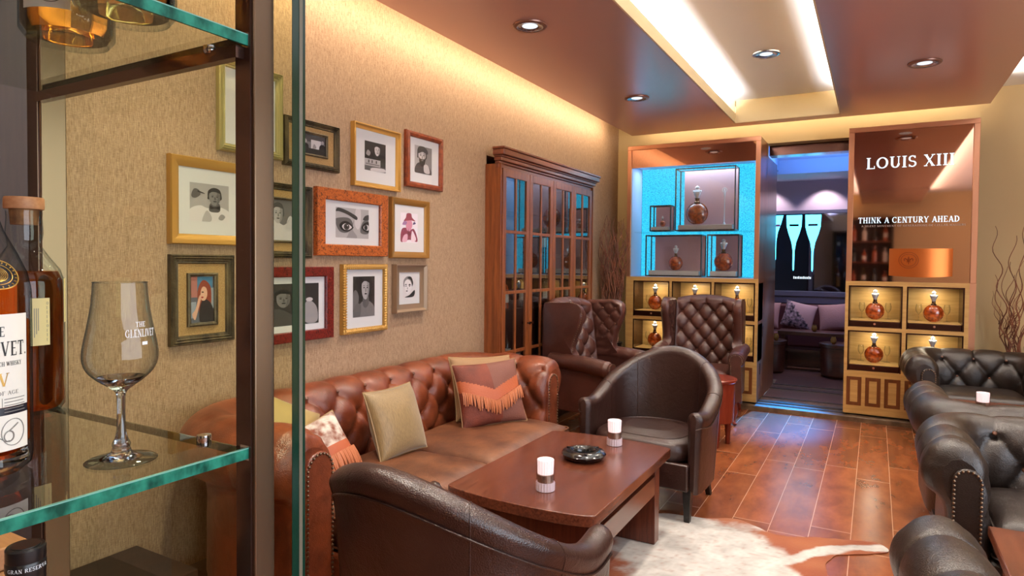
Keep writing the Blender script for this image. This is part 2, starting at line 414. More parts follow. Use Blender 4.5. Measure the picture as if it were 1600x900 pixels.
def text_on_cyl(b, s, height, r, ang0, z, width=None, mi=0, cx=0, cy=0, flip=1):
    """write on a cylinder: x runs along the arc from ang0 (radians)"""
    for q in text_polys(s, height, width)[0]:
        b.add([(cx+r*cos(ang0+flip*p[0]/r), cy+r*sin(ang0+flip*p[0]/r), z+p[1]) for p in q], [(0, 1, 2, 3)], mi=mi)

# ------------------------------------------------------------------ palette
M = {}
M['linen'] = linen_mat('linen_wallcovering', srgb(132, 102, 78), srgb(190, 160, 130))
M['backwall'] = pbr('cream_plaster', srgb(205, 180, 132), .6, bump=(60, .05))
M['soffit'] = pbr('bronze_lacquer', srgb(228, 188, 176), .27, metal=.5, spec=.5, bump=(3, .02))
M['cream'] = pbr('cream_paint', srgb(226, 205, 160), .6)
M['white'] = pbr('white_ceiling_paint', srgb(238, 240, 243), .7)
M['floor'] = floor_mat()
M['stone'] = pbr('threshold_stone', srgb(122, 98, 72), .4, vary=(12, srgb(88, 66, 46), (1, 1, 1)))
M['brown_leather'] = leather('cognac_leather', srgb(88, 36, 18), srgb(140, 70, 40), .30)
M['brown_seat'] = leather('worn_seat_leather', srgb(74, 38, 22), srgb(120, 74, 46), .42, blotch=6)
M['dark_leather'] = leather('espresso_leather', srgb(42, 24, 20), srgb(55, 33, 28), .30, blotch=3)
M['wing_leather'] = leather('chestnut_leather', srgb(66, 34, 26), srgb(88, 48, 38), .36, blotch=3)
M['black_leather'] = leather('near_black_leather', srgb(32, 23, 19), srgb(44, 34, 29), .33, blotch=3)
M['brass_nail'] = pbr('antique_brass_nails', srgb(120, 98, 78), .3, metal=.9)
M['button'] = pbr('leather_buttons', srgb(96, 58, 40), .35)
M['black_wood'] = pbr('black_stained_wood', srgb(22, 15, 13), .35)
M['cherry'] = wood('cherry_wood', srgb(104, 50, 22), srgb(152, 84, 42), 'Z', 2, ring=22)
M['cherry_h'] = wood('cherry_wood_rail', srgb(92, 42, 26), srgb(132, 70, 44), 'X', 2, ring=22)
M['mahog'] = wood('mahogany_top', srgb(70, 32, 21), srgb(112, 60, 40), 'Y', 3.4, rough=.25, ring=26)
M['mahog_z'] = wood('mahogany_panel', srgb(70, 30, 18), srgb(112, 54, 34), 'Z', 3, rough=.32, ring=26)
M['redwood'] = wood('red_side_table_wood', srgb(96, 32, 20), srgb(132, 50, 32), 'Z', 1, rough=.25)
M['oak'] = wood('pale_oak_veneer', srgb(184, 138, 76), srgb(206, 162, 98), 'X', 2, rough=.4, ring=20)
M['oak_in'] = wood('pale_oak_lining', srgb(190, 150, 84), srgb(216, 178, 112), 'X', 2, rough=.4, ring=16)
M['inlay'] = wood('walnut_inlay', srgb(96, 50, 20), srgb(122, 66, 30), 'Z', 2)
M['copper'] = pbr('brushed_copper', srgb(218, 160, 128), .28, metal=.75, bump=(200, .02))
M['copper_mirror'] = pbr('copper_tinted_mirror', srgb(196, 152, 132), .035, metal=1.)
M['copper_plate'] = pbr('embossed_copper', srgb(205, 112, 52), .3, metal=.8)
M['copper_dark'] = pbr('engraved_copper', srgb(150, 72, 30), .4, metal=.7)
M['bronze_trim'] = pbr('dark_bronze_trim', srgb(70, 38, 28), .22, metal=.7)
M['side_panel'] = wood('display_side_walnut', srgb(118, 72, 46), srgb(150, 96, 62), 'Z', 1, rough=.35)
M['cyan'] = emit('glowing_blue_panel', (.05, .62, .9, 1), 1.5, tex=(110, (.01, .30, .58, 1)))
M['cyan_side'] = pbr('light_box_side', srgb(190, 200, 235), .5)
M['white_plinth'] = pbr('satin_white_plinth', srgb(205, 195, 190), .35)
M['mauve_back'] = pbr('showcase_mirror_back', srgb(196, 158, 164), .3, metal=.15)
M['case_frame'] = pbr('showcase_metal_edge', srgb(96, 92, 96), .25, metal=.8)
M['clear'] = pane_mat('clear_pane', (.96, .97, .97, 1), 1.45)
M['green_pane'] = pane_mat('greenish_thick_pane', (.90, .93, .80, 1), 1.42)
M['shelf_pane'] = pane_mat('glass_shelf_face', (.96, .98, .95, 1), 1.5)
M['cab_pane'] = pane_mat('bookcase_pane', (.85, .87, .87, 1), 1.9, boost=2.2)
M['pic_pane'] = pane_mat('picture_glazing', (.98, .98, .98, 1), 1.35)
M['glass_edge'] = pbr('green_glass_edge', srgb(8, 66, 54), .2, spec=.25, vary=(40, srgb(40, 130, 110), (1, 1.6, 1)))
M['glass_edge_dark'] = pbr('dark_green_glass_edge', srgb(6, 46, 34), .12, spec=.8)
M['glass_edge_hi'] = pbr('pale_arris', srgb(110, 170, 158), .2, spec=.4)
M['seal'] = pbr('grey_seal', srgb(96, 92, 78), .4)
M['post'] = pbr('bronze_post_metal', srgb(112, 92, 72), .22, metal=.8)
M['post_dark'] = pbr('dark_bronze_channel', srgb(98, 76, 68), .16, metal=.85)
M['chrome'] = pbr('chrome', srgb(200, 200, 205), .08, metal=1)
M['steel'] = pbr('brushed_steel', srgb(150, 150, 150), .25, metal=1)
M['lamp_lens'] = emit('downlight_lens', (.9, .95, 1, 1), 1.1)
M['reflector'] = pbr('silver_reflector', srgb(205, 210, 220), .2, metal=.9)
M['trim_ring'] = pbr('downlight_ring', srgb(150, 110, 95), .3, metal=.5)
M['white_letter'] = emit('backlit_white_letters', (.75, .9, 1, 1), 1.6)
M['grey_letter'] = pbr('faint_engraved_letters', srgb(205, 185, 175), .4)
M['amber'] = glass_mat('cognac', (.78, .17, .03, 1), 1.33)
M['whisky'] = glass_mat('dark_whisky', (1, .46, .15, 1), 1.2)
M['whisky_gold'] = glass_mat('golden_whisky', (1, .76, .36, 1), 1.25)
M['whisky_pale'] = glass_mat('pale_whisky', (.98, .92, .62, 1), 1.25)
M['bottle_glass'] = vessel_mat('bottle_glass', (.95, .97, .97, 1), (.35, .42, .45, 1), 2.2)
M['stem_glass'] = vessel_mat('stemware_glass', (.96, .98, .98, 1), (.14, .24, .36, 1), 1.9)
M['solid_glass'] = glass_mat('solid_clear_glass', (.95, .98, 1, 1), 1.45)
M['crystal'] = pbr('cut_crystal', srgb(225, 232, 240), .08, spec=1., metal=.25)
M['decanter'] = pbr('decanter_cognac', srgb(112, 40, 12), .12, spec=.9, coat=.6, vary=(34, srgb(196, 88, 30), (1, 1, 1)))
M['gold_collar'] = pbr('dark_gold_collar', srgb(110, 76, 50), .3, metal=.8)
M['label'] = pbr('cream_paper_label', srgb(228, 224, 212), .6)
M['label_y'] = pbr('yellow_paper_label', srgb(222, 206, 150), .6)
M['ink'] = pbr('black_ink', srgb(28, 26, 26), .5)
M['ink_grey'] = pbr('grey_ink', srgb(130, 126, 120), .5)
M['ink_gold'] = pbr('gold_ink', srgb(178, 140, 70), .3, metal=.6)
M['ink_white'] = pbr('white_enamel', srgb(225, 232, 238), .5)
M['badge'] = pbr('dark_badge', srgb(30, 30, 40), .3)
M['cork_wood'] = wood('wooden_stopper', srgb(168, 112, 74), srgb(200, 146, 104), 'X', 2, rough=.5, coat=0)
M['cork'] = pbr('cork', srgb(150, 104, 62), .8, vary=(60, srgb(96, 60, 34), (1, 1, 1)))
M['black_foil'] = pbr('black_capsule', srgb(24, 24, 26), .3)
M['dark_bottle'] = pbr('dark_green_bottle', srgb(22, 26, 20), .1, spec=.8)
M['dark_in'] = pbr('dark_cabinet_interior', srgb(60, 30, 22), .5)
M['ashtray'] = pbr('black_ceramic', srgb(16, 17, 20), .16, spec=.7)
M['candle_glass'] = vessel_mat('ribbed_candle_glass', (.97, .93, .95, 1), (.72, .66, .70, 1), 1.0)
M['candle_rib'] = pbr('frosted_rib_glass', srgb(205, 190, 200), .15, spec=.9)
M['candle_glow'] = pbr('lit_candle_frost', srgb(226, 206, 208), .2, emis=(1, .84, .8, 1), estr=.8)
M['candle_base'] = pbr('candle_cup_metal', srgb(170, 150, 130), .2, metal=.8)
M['hide'] = vcol_mat('cowhide')
M['hide_pillow'] = pbr('hide_patch', srgb(214, 204, 192), .85, vary=(22, srgb(120, 64, 44), (1, 1, 1)), bump=(120, .3))
M['gold_fabric'] = pbr('gold_shot_silk', srgb(122, 98, 60), .42, sheen=.4, vary=(300, srgb(146, 120, 78), (1, 1, .1)), bump=(300, .12))
M['gold_cord'] = pbr('pale_gold_cord', srgb(150, 122, 82), .5)
M['yellow_fabric'] = pbr('yellow_gold_fabric', srgb(160, 134, 74), .5, sheen=.3)
M['beige_fabric'] = pbr('beige_fabric', srgb(146, 112, 78), .7)
M['patch_a'] = pbr('red_brown_suede', srgb(118, 50, 30), .7, bump=(160, .25), vary=(9, srgb(92, 38, 24), (1, 1, 1)))
M['patch_b'] = pbr('mauve_brown_suede', srgb(112, 66, 54), .7, bump=(160, .25))
M['patch_c'] = pbr('orange_leather', srgb(168, 84, 48), .5, bump=(120, .15))
M['fringe'] = pbr('tan_leather_fringe', srgb(186, 112, 74), .55)
M['twig'] = pbr('dry_curly_twigs', srgb(142, 84, 56), .6, vary=(8, srgb(88, 46, 32), (1, 1, 1)))
M['gold_frame'] = pbr('gold_leaf_frame', srgb(200, 154, 80), .32, metal=.55, bump=(40, .05))
M['satin_gold'] = pbr('satin_bronze_gold_frame', srgb(164, 118, 58), .34, metal=.5)
M['silver_frame'] = pbr('champagne_silver_frame', srgb(168, 146, 124), .3, metal=.6)
M['olive_gold'] = pbr('yellowed_silver_leaf', srgb(176, 166, 118), .34, metal=.4, bump=(50, .15))
M['red_brown_frame'] = pbr('red_brown_frame', srgb(140, 64, 30), .35, vary=(30, srgb(104, 42, 20), (1, 1, 1)))
M['burl'] = burl_mat('burl_veneer', srgb(150, 72, 26), srgb(178, 92, 36), srgb(76, 30, 12))
M['burl_red'] = burl_mat('red_burl_veneer', srgb(92, 22, 20), srgb(112, 32, 26), srgb(56, 12, 12))
M['rustic'] = pbr('weathered_dark_frame', srgb(40, 33, 25), .5, vary=(26, srgb(98, 84, 58), (1, 1, .2)), bump=(50, .5))
M['burlap'] = pbr('burlap_mat', srgb(196, 158, 102), .8, bump=(300, .4), vary=(200, srgb(170, 132, 82), (1, 1, 1)))
M['mat_board'] = pbr('white_mat_board', srgb(222, 220, 222), .7)
M['blue_wall'] = pbr('lounge_wall', srgb(190, 172, 188), .6)
M['blue_ceil'] = pbr('lounge_ceiling', srgb(200, 200, 220), .6)
M['lounge_dark'] = pbr('dark_smoked_mirror', srgb(92, 96, 132), .03, metal=1.)
M['lounge_trim'] = pbr('slate_moulding', srgb(96, 96, 116), .4)
M['neon'] = emit('glowing_bottle_signs', (.07, .62, 1, 1), 6.)
M['neon_pink'] = pbr('sign_label', srgb(130, 60, 120), .5)
M['burgundy'] = pbr('burgundy_velvet', srgb(88, 26, 34), .7, sheen=.4)
M['pillow_rose'] = pbr('dusty_rose_fabric', srgb(172, 128, 126), .8, bump=(60, .3))
M['pillow_print'] = pbr('printed_fabric', srgb(30, 22, 30), .8, vary=(30, srgb(180, 150, 160), (1, 1, 1)))
M['pillow_stripe'] = pbr('rose_stripe_fabric', srgb(186, 148, 150), .8)
M['lounge_wood'] = wood('dark_lounge_wood', srgb(60, 30, 22), srgb(90, 46, 32), 'X', 1)
M['lounge_floor'] = wood('lounge_floorboards', srgb(92, 62, 56), srgb(128, 90, 80), 'X', .5, rough=.3, ring=12)
M['old_wood'] = wood('old_dark_wood', srgb(24, 14, 10), srgb(46, 28, 19), 'Z', 1, rough=.55, coat=0)
M['votive'] = pbr('amber_votive', srgb(150, 110, 50), .3)
GREY = {}
def gray(v, tint=(1, 1, 1)):
    k = (v, tint)
    if k not in GREY: GREY[k] = pbr('print_tone', srgb(v*tint[0], v*tint[1], v*tint[2]), .6)
    return GREY[k]

# ------------------------------------------------------------------ ROOM (x right, y deep, z up; camera stands at 0,0,1.4)
WX = -2.57; YB = 7.0; YD = 6.57
def room():
    B1 = lambda n, m, *b: struct(B(n, m, b))
    B1('floor', M['floor'], -3.2, 3.6, -3.2, 6.5, -.1, 0)
    # left wall with the recess that takes the bookcase
    w = MB(); w.box(-2.95, WX, -3.2, 4.16, 0, 3.1); w.box(-2.95, WX, 5.93, 7.2, 0, 3.1); w.box(-2.95, WX, 4.16, 5.93, 2.2, 3.1); w.box(-2.95, -2.86, 4.16, 5.93, 0, 2.2)
    struct(w.build('wall_left', M['linen'], smooth=False))
    w = MB(); w.box(-2.57, -.99, YB, YB+.16, 0, 3.1); w.box(-.99, -.225, YB, YB+.16, 2.62, 3.1); w.box(-.225, 3.6, YB, YB+.16, 0, 3.1)
    struct(w.build('wall_back', M['backwall'], smooth=False))
    B1('trim_1', M['bronze_trim'], -.985, -.23, YB+.16, YB+.34, 2.52, 2.62)
    B1('wall_right', M['backwall'], 3.5, 3.6, -3.2, 7.0, 0, 3.1)
    w = MB(); w.box(-3.2, 3.6, -3.3, -3.2, 0, 3.1)
    struct(w.build('wall_front', M['backwall'], smooth=False))
    B1('ceiling', M['white'], -2.95, 3.6, -3.3, 7.2, 2.96, 3.06)
    # hung bronze soffit with the long light trough
    s = MB(); x0, x1, y1 = -2.29, .80, 6.65; a, b, c = -1.21, -.30, 6.49
    s.box(x0, a, -3.2, y1, 2.75, 2.80); s.box(b, x1, -3.2, y1, 2.75, 2.80); s.box(a, b, c, y1, 2.75, 2.80)
    sf = struct(s.build('ceiling_soffit', M['soffit'], smooth=False)); sf.name = 'ceiling.001'
    t = MB(); q = .16
    t.box(a, a+.010, -3.2, c, 2.749, 2.835); t.box(b-.010, b, -3.2, c, 2.749, 2.835); t.box(a+.01, b-.01, c-.012, c, 2.749, 2.96); t.box(a-q, a, c-.012, c, 2.80, 2.96); t.box(b, b+q, c-.012, c, 2.80, 2.96)
    t.box(a-q-.01, a-q, -3.2, c, 2.80, 2.96); t.box(b+q, b+q+.01, -3.2, c, 2.80, 2.96)
    struct(t.build('trim_2', M['cream'], smooth=False))
    # threshold step
    th = MB(); th.box(-2.57, 3.5, 6.5, 7.0, -.1, .045)
    struct(th.build('trim_3', M['stone'], bevel=.006))
    B1('floor.001', M['lounge_floor'], -.98, -.225, 6.9, 8.1, -.1, .049)
    for i, (y, h) in enumerate([(6.60, .004), (6.72, .006), (6.94, .008), (7.48, .008), (7.74, .008)]):
        struct(B('trim_4', M['steel'], (-.98, -.235, y, y+.035, .046, .050+h)))
room()

# ------------------------------------------------------------------ ceiling lamps
def downlight(x, y, z, label):
    t = thing('recessed_downlight', label, 'ceiling light', (x, y, z), group='round recessed downlights')
    MB().lathe([(.076, -.010), (.088, -.011), (.098, -.007), (.1, .0)], 40, cap=False).build('trim_ring', M['trim_ring'] if z < 2.8 else M['reflector'], t)
    MB().lathe([(.077, -.010), (.070, -.006), (.045, -.002)], 60, cap=False, rip=lambda a, i: .02*sin(a*20)).build('reflector', M['reflector'], t)
    MB().lathe([(.0001, -.002), (.046, -.002)], 32, cap=False).build('lens', M['lamp_lens'], t)
for x, y, z, l in [(-1.752, 3.296, 2.75, 'round downlight in the bronze ceiling, nearest the picture wall and the viewer'),
                   (-1.734, 5.138, 2.75, 'small round downlight in the blue-lit bronze ceiling towards the back corner'),
                   (.255, 5.124, 2.75, 'round downlight in the bronze ceiling right of the bright trough'),
                   (-.742, 5.128, 2.958, 'round downlight set in the white ceiling of the bright trough')]:
    downlight(x, y, z-.001, l)

# ------------------------------------------------------------------ SEATING
def pillow_pts(w, d, h, pu=2., pv=2., q=.5, pinch=.0, n=26, top=1.):
    def sheet(sg):
        P = []
        for i in range(n+1):
            u = sin(pi/2*(2*i/n-1)); row = []
            for j in range(n+1):
                v = sin(pi/2*(2*j/n-1))
                z = h/2*max(0, (1-abs(u)**pu)*(1-abs(v)**pv))**q
                x = u*w/2*(1-pinch*(1-v*v)); y = v*d/2*(1-pinch*(1-u*u))
                row.append(Vector((x, y, sg*z*(top if sg > 0 else 1))))
            P.append(row)
        return P
    return sheet
def seat_cushion(w, d, h, loc, mt, parent, name='seat_cushion', wr=.004):
    b = MB(); sh = pillow_pts(w, d, h, 10, 10, .28)
    def crease(P, sg):
        for row in P:
            for p in row:
                k = noise.noise(Vector((p.x*7+loc[0]*3, p.y*7+loc[1]*3, sg)))
                e = max(0, 1-(abs(p.x)/(w/2))**4)*max(0, 1-(abs(p.y)/(d/2))**4)
                if sg > 0: p.z += k*wr*1.6*(1 if e > .05 else 0)+.016*e
        return P
    b.grid(crease(sh(1), 1)); b.grid(crease(sh(-1), -1))
    T = Matrix.Translation(loc)
    b.v = [T @ v for v in b.v]
    o = b.build(name, mt, parent, ang=80)
    # welt seams round top and bottom edges
    for s, nm in ((1, 'piping'), (-1, 'piping')):
        r = .03; q = []
        for cx, cy, a0 in ((1, 1, 0), (-1, 1, 90), (-1, -1, 180), (1, -1, 270)):
            for k in range(6):
                a = radians(a0+90*k/5); q.append((cx*(w/2-r-.004)+r*cos(a), cy*(d/2-r-.004)+r*sin(a), s*h*.33))
        MB().tube(q, .0045, 6, closed=True, T=T).build(nm, mt, o)
    return o

def chesterfield(name, label, cat, loc, rz, W, D, H, lm, seatm, nseat, ta, group=None, rows=3, foot='bun', nailm=None, k=1., st=None, ext=0.):
    t = thing(name, label, cat, loc, rz, group)
    hz = H/.72
    prof = [(.0, .12), (.0, .30), (-.004, .44), (-.004, .54), (.012, .62), (.055, .69), (.12, .72), (.185, .705), (.235, .655), (.25, .59), (.23, .525), (.185, .49), (.162, .44), (.160, .3), (.160, .11)]
    prof = [(o*k, z*hz) for o, z in prof]
    pp, plen = resample(crom([(o, z) for o, z in prof], 12), 78)
    ro = .25*k; wi = W/2-ro; yb = D/2-ro; yf = -D/2; r = .07
    path = [Vector((wi, yf)), Vector((wi, yb-r))]+[Vector((wi-r+r*cos(a), yb-r+r*sin(a))) for a in [pi/2*i/8 for i in range(1, 9)]]
    path += [Vector((-p.x, p.y)) for p in reversed(path)]
    n = int(2*((2*(yb-yf)+2*wi)/.0085)//2)+1
    pts, L = resample(path, n)
    # arc length along profile where z passes the seat and the crown
    ds = plen/77; t0 = .40*hz/ds; 
    i_seat = min(i for i in range(78) if pp[i].y > .30*hz); i_top = max(range(78), key=lambda i: pp[i].y)
    bspan = (i_top-2-i_seat)*ds; tb = bspan/(rows-.15)
    P = []; btn = []
    R_ = .065
    for i, c in enumerate(pts):
        d = pts[min(i+1, n-1)]-pts[max(i-1, 0)]; d.normalize(); nr = Vector((d.y, -d.x))   # outward
        s = L*i/(n-1)-L/2; e = min(L*i/(n-1), L-L*i/(n-1)); row = []
        for j, (o, z) in enumerate(pp):
            tt = (j-i_seat)*ds
            p = s/ta; q = tt/tb-.35; q0 = rows-1
            disp = 0
            w = min(1, e/.06)
            if j >= i_seat-6 and q <= q0:
                A = abs(sin(pi*(p+q)/2)); Bq = abs(sin(pi*(p-q)/2))
                m_ = (A*Bq)**.42
                fade = min(1, max(0, (q+.9)/.5))
                if q < 0: m_ = abs(sin(pi*p/2))**.42 if True else m_
                disp = .034*(m_-.72)*fade
                bx = (p-round(p))*ta; 
                pr_ = round(p); qr = round(q)
                if (pr_+qr) % 2 == 0 and 0 <= qr <= q0:
                    dd = ((p-pr_)*ta)**2+((q-qr)*tb)**2; disp -= .020*exp(-dd/(2*.017**2))
            elif q > q0 and q < q0+3.6:
                f = max(0, 1-(q-q0)/3.6)
                v = abs(sin(pi*(p+q0)/2))**.35
                disp = .026*(v-.75)*f**.7
            disp *= w
            if e < .15 and j > i_seat: disp -= .011*(1-e/.15)*(1-abs(sin(j*.36+.4*sin(s*40)))**.5)*(1 if e > .008 else .4)
            disp += .0035*noise.noise(Vector((s*5, z*6, o*9)))
            # rounding towards the arm front
            cx, cz = .09*k, min(max(z, .12*hz), .585*hz)
            oo, zz = o, z
            if e < R_:
                g = 1-.46*(1-sqrt(max(0, 1-(1-e/R_)**2))); oo = cx+(o-cx)*g; zz = cz+(z-cz)*g
            jm, jp = max(j-1, 0), min(j+1, 77)
            tv = pp[jp]-pp[jm]; tv.normalize(); on, zn = -tv.y, tv.x      # normal in the profile plane (towards seat / up)
            oo += on*disp; zz += zn*disp
            row.append(Vector((c.x+nr.x*oo, c.y+nr.y*oo, zz)))
        P.append(row)
    b = MB(); b.grid(P)
    for row, rev in ((P[0], False), (P[-1], True)):
        b.add(row, [tuple(range(len(row)))[::(-1 if rev else 1)]])
    b.build('back_and_arms', lm, t, ang=70, recalc=False)
    # buttons
    pm = int(L/2/ta)+1; btnmb = None
    first = None
    for pi_ in range(-pm, pm+1):
        for q in range(rows):
            if (pi_+q) % 2: continue
            s = pi_*ta
            if abs(s) > L/2-.07: continue
            i = int(round((s+L/2)/L*(n-1))); j = int(round(i_seat+(q+.35)*tb/ds))
            if j >= 77: continue
            pos = P[i][j]; 
            d = pts[min(i+1, n-1)]-pts[max(i-1, 0)]; d.normalize(); nr = Vector((d.y, -d.x))
            tv = pp[j+1]-pp[j-1]; tv.normalize(); nv = Vector((nr.x*-tv.y, nr.y*-tv.y, tv.x))
            if first is None:
                first = MB().lathe([(.0001, .006), (.006, .005), (.0095, .001), (.009, -.003)], 12, cap=False).build('tufting_button', M['button'], t); o = first
            else: o = first.copy(); COL.objects.link(o); o.parent = t
            o.location = pos+nv*.003; o.rotation_euler = nv.to_track_quat('Z', 'Y').to_euler()
    # arm fronts with nail heads
    base = [Vector((o, z)) for o, z in pp if True]
    cxy = Vector((.09*k, 0))
    for sgn in (1, -1):
        pc, pw = sgn*(wi+.086*k), .056*k; zt = .575*hz
        out = [(pc+pw*cos(a), zt+pw*1.05*sin(a)) for a in [pi*i/16 for i in range(17)]]+[(pc-pw*.95, .11*hz), (pc+pw*.95, .11*hz)]
        b = MB(); b.prism(out, yf-.010, yf+.02)
        pnl = b.build('arm_front_panel', lm, t, bevel=.006, ang=40)
        pw -= .007
        arch = [Vector((pc+pw, 0, .12*hz))]+[Vector((pc+pw*cos(a), 0, zt+pw*1.05*sin(a))) for a in [pi*i/16 for i in range(17)]]+[Vector((pc-pw, 0, .12*hz))]
        line, ll = resample(arch, int((2*.455*hz+pi*pw)/.0165))
        b = MB()
        for q in line: b.ball((q.x, yf-.012, q.z), .0058, 8)
        b.build('nailhead_trim', nailm or M['brass_nail'], pnl)
    # base
    b = MB(); b.box(-wi-.004, wi+.004, yf+.03-ext, yb+.05, .11*hz, .28)
    b.build('front_rail', lm, t, bevel=.02, seg=3)
    b = MB(); b.box(-wi-.14*k, wi+.14*k, yf+.04, yb+.14*k, .08, .13*hz); b.build('plinth', M['black_wood'], t, smooth=False)
    sw = (2*wi-.006)/nseat
    for i in range(nseat):
        seat_cushion(sw-.004, yb-yf-.012+ext, .17, (-wi+.003+sw*(i+.5), (yf+yb)/2-.012-ext/2, (st or .455)-.098), seatm, t)
    for sx in (-1, 1):
        for sy in (-1, 1):
            MB().lathe([(.018, 0), (.03, .012), (.036, .035), (.03, .06), (.022, .075), (.03, .09)], 20, Matrix.Translation((sx*(wi+.05), yf+.09 if sy < 0 else yb+.05, 0))).build('foot', M['mahog_z'], t)
    return t

sofa = chesterfield('chesterfield_sofa', 'long cognac-brown leather chesterfield sofa with deep buttoned back against the picture wall', 'sofa', (-2.16, 2.675, 0), radians(90),
                    2.35, .80, .79, M['brown_leather'], M['brown_seat'], 2, .10, rows=4, k=1.2, st=.45, ext=.175)
ch1 = chesterfield('chesterfield_armchair', 'dark tufted club armchair in front of the right display cabinet, facing the viewer', 'armchair', (.71, 6.14, 0), radians(3),
                   1.03, .76, .72, M['black_leather'], M['black_leather'], 1, .105, 'dark chesterfield club armchairs', rows=3, k=.9)
dup(ch1, (.69, 3.36, 0), radians(0), 'dark tufted club armchair facing the viewer, its nailed arm front large at the right edge')
dup(ch1, (.69, 4.18, 0), radians(182), 'dark club armchair seen from behind, back to back with the nearer tufted armchair')
dup(ch1, (.60, 1.80, 0), radians(186), 'nearest dark club armchair, cut by the bottom right corner, seen from behind')

def tub_chair(label, loc, rz):
    t = thing('tub_chair', label, 'armchair', loc, rz, 'smooth dark leather tub chairs')
    # centre line of the shell in plan, from the right arm front round the back
    w = .322
    path = [Vector((w+.004, -.31)), Vector((w+.012, -.2)), Vector((w+.008, -.06))]
    path += [Vector(((w+.004)*cos(a), -.02+.28*sin(a))) for a in [pi*i/16 for i in range(1, 16)]]
    path += [Vector((-p.x, p.y)) for p in reversed(path[:3])]
    pts, L = resample(crom(path, 8), 120); n = 120
    P = []; rim = []
    for i, c in enumerate(pts):
        d = pts[min(i+1, n-1)]-pts[max(i-1, 0)]; d.normalize(); nr = Vector((d.y, -d.x))
        u = abs(2*i/(n-1)-1)
        # rim height: level back, hollow slope, low arm that lifts at its tip
        sm = lambda x: x*x*(3-2*x)
        h = .873-.287*sm(min(1, max(0, u/.90)))+.02*max(0, (u-.82)/.18)
        flare = .03*sm(min(1, max(0, 1-u)))
        th = .036; row = []; e = min(i, n-1-i)/(n-1)*L; g = sqrt(max(0, 1-(1-min(e, .03)/.03)**2)) if e < .03 else 1
        g = .35+.65*g
        sec = [(-th, .20), (-th, .36), (-th*1.02, h-.09), (-th*1.12, h-.045)]
        for a in range(0, 11):
            an = pi-pi*a/10; sec.append((.044*cos(an)+.004, h-.036+.04*sin(an)))
        sec += [(th*1.1, h-.07), (th, h-.12), (th*.9, .4), (th*.7, .17)]
        for o, z in sec:
            tilt = flare*(z-.4)/.4
            oo = o*g+tilt
            row.append(Vector((c.x+nr.x*oo, c.y+nr.y*oo-(.0 if z < .2 else .0), z-(0 if z < h-.1 else (1-g)*.02))))
        P.append(row); rim.append(row[-4]+Vector((nr.x*.003, nr.y*.003, -.004)))
    b = MB(); b.grid(P); b.add(P[0], [tuple(range(len(P[0])))]); b.add(P[-1], [tuple(reversed(range(len(P[0]))))])
    sh = b.build('barrel_back', M['dark_leather'], t, ang=70, recalc=False)
    MB().tube(rim, .0035, 6).build('piping', M['dark_leather'], sh)
    for i in (24, 42, 77, 95):
        MB().tube([P[i][j]+(P[i][j]-P[i][j]).normalized()*0 for j in range(1, len(P[i]))], .0022, 5).build('seam', M['dark_leather'], sh)
    seat = []
    # D-shaped seat cushion
    b = MB(); N_ = 40; rows_ = []
    for j in range(11):
        a = pi*j/10; zz = .38+.055*-cos(a)*-1*-1; rr = sin(a)
        rr = min(1, .93+.07*sin(a)) if 0 < j < 10 else .80
        ring = []
        for i in range(N_):
            th = 2*pi*i/N_; x = cos(th); y = sin(th)
            m_ = (abs(x)**4+abs(y)**4)**-.25 if y < 0 else (abs(x)**2.3+abs(y)**2.3)**(-1/2.3)
            ring.append(Vector((x*m_*.298*rr, -.065+y*m_*.275*rr, .372+(-.065+.13*(j/10))+(.0))))
        rows_.append(ring)
    b.grid(rows_, closed_v=True); 
    for ring, s in ((rows_[0], -1), (rows_[-1], 1)):
        cpt = Vector((0, -.05, ring[0].z+.016*s)); k0 = len(b.v)
        mid = [p.lerp(cpt, .4)+Vector((0, 0, .010*s)) for p in ring]
        b.grid([ring, mid], closed_v=True); b.add(mid+[cpt], [(i, (i+1) % N_, N_) for i in range(N_)])
    so = b.build('seat_cushion', M['dark_leather'], t, ang=60, subsurf=1)
    MB().tube([p+Vector((0, 0, .0)) for p in rows_[-1]], .004, 6, closed=True).build('piping', M['dark_leather'], so)
    b = MB(); b.prism([(-.305, .18), (.305, .18), (.305, .325), (-.305, .325)], -.325, -.29); b.box(-.29, .29, -.29, .18, .19, .31)
    b.build('front_rail', M['dark_leather'], t, bevel=.008)
    for sx in (-1, 1):
        for sy, y in ((-1, -.27), (1, .18)):
            b = MB(); x = sx*(.29 if sy < 0 else .23); s0, s1 = .024, .015; dx = 0 if sy < 0 else sx*.02; dy = 0 if sy < 0 else .05
            b.add([(x-s0, y-s0, .2), (x+s0, y-s0, .2), (x+s0, y+s0, .2), (x-s0, y+s0, .2), (x+dx-s1, y+dy-s1, 0), (x+dx+s1, y+dy-s1, 0), (x+dx+s1, y+dy+s1, 0), (x+dx-s1, y+dy+s1, 0)],
                  [(0, 1, 2, 3), (7, 6, 5, 4), (0, 4, 5, 1), (1, 5, 6, 2), (2, 6, 7, 3), (3, 7, 4, 0)])
            b.build('leg', M['black_wood'], t, bevel=.003)
    return t
tub = tub_chair('smooth dark brown tub chair on black legs at the far end of the coffee table', (-1.123, 3.773, 0), radians(-5))
dup(tub, (-1.065, 1.56, 0), radians(175), 'foreground dark brown tub chair seen from behind at the near end of the coffee table')

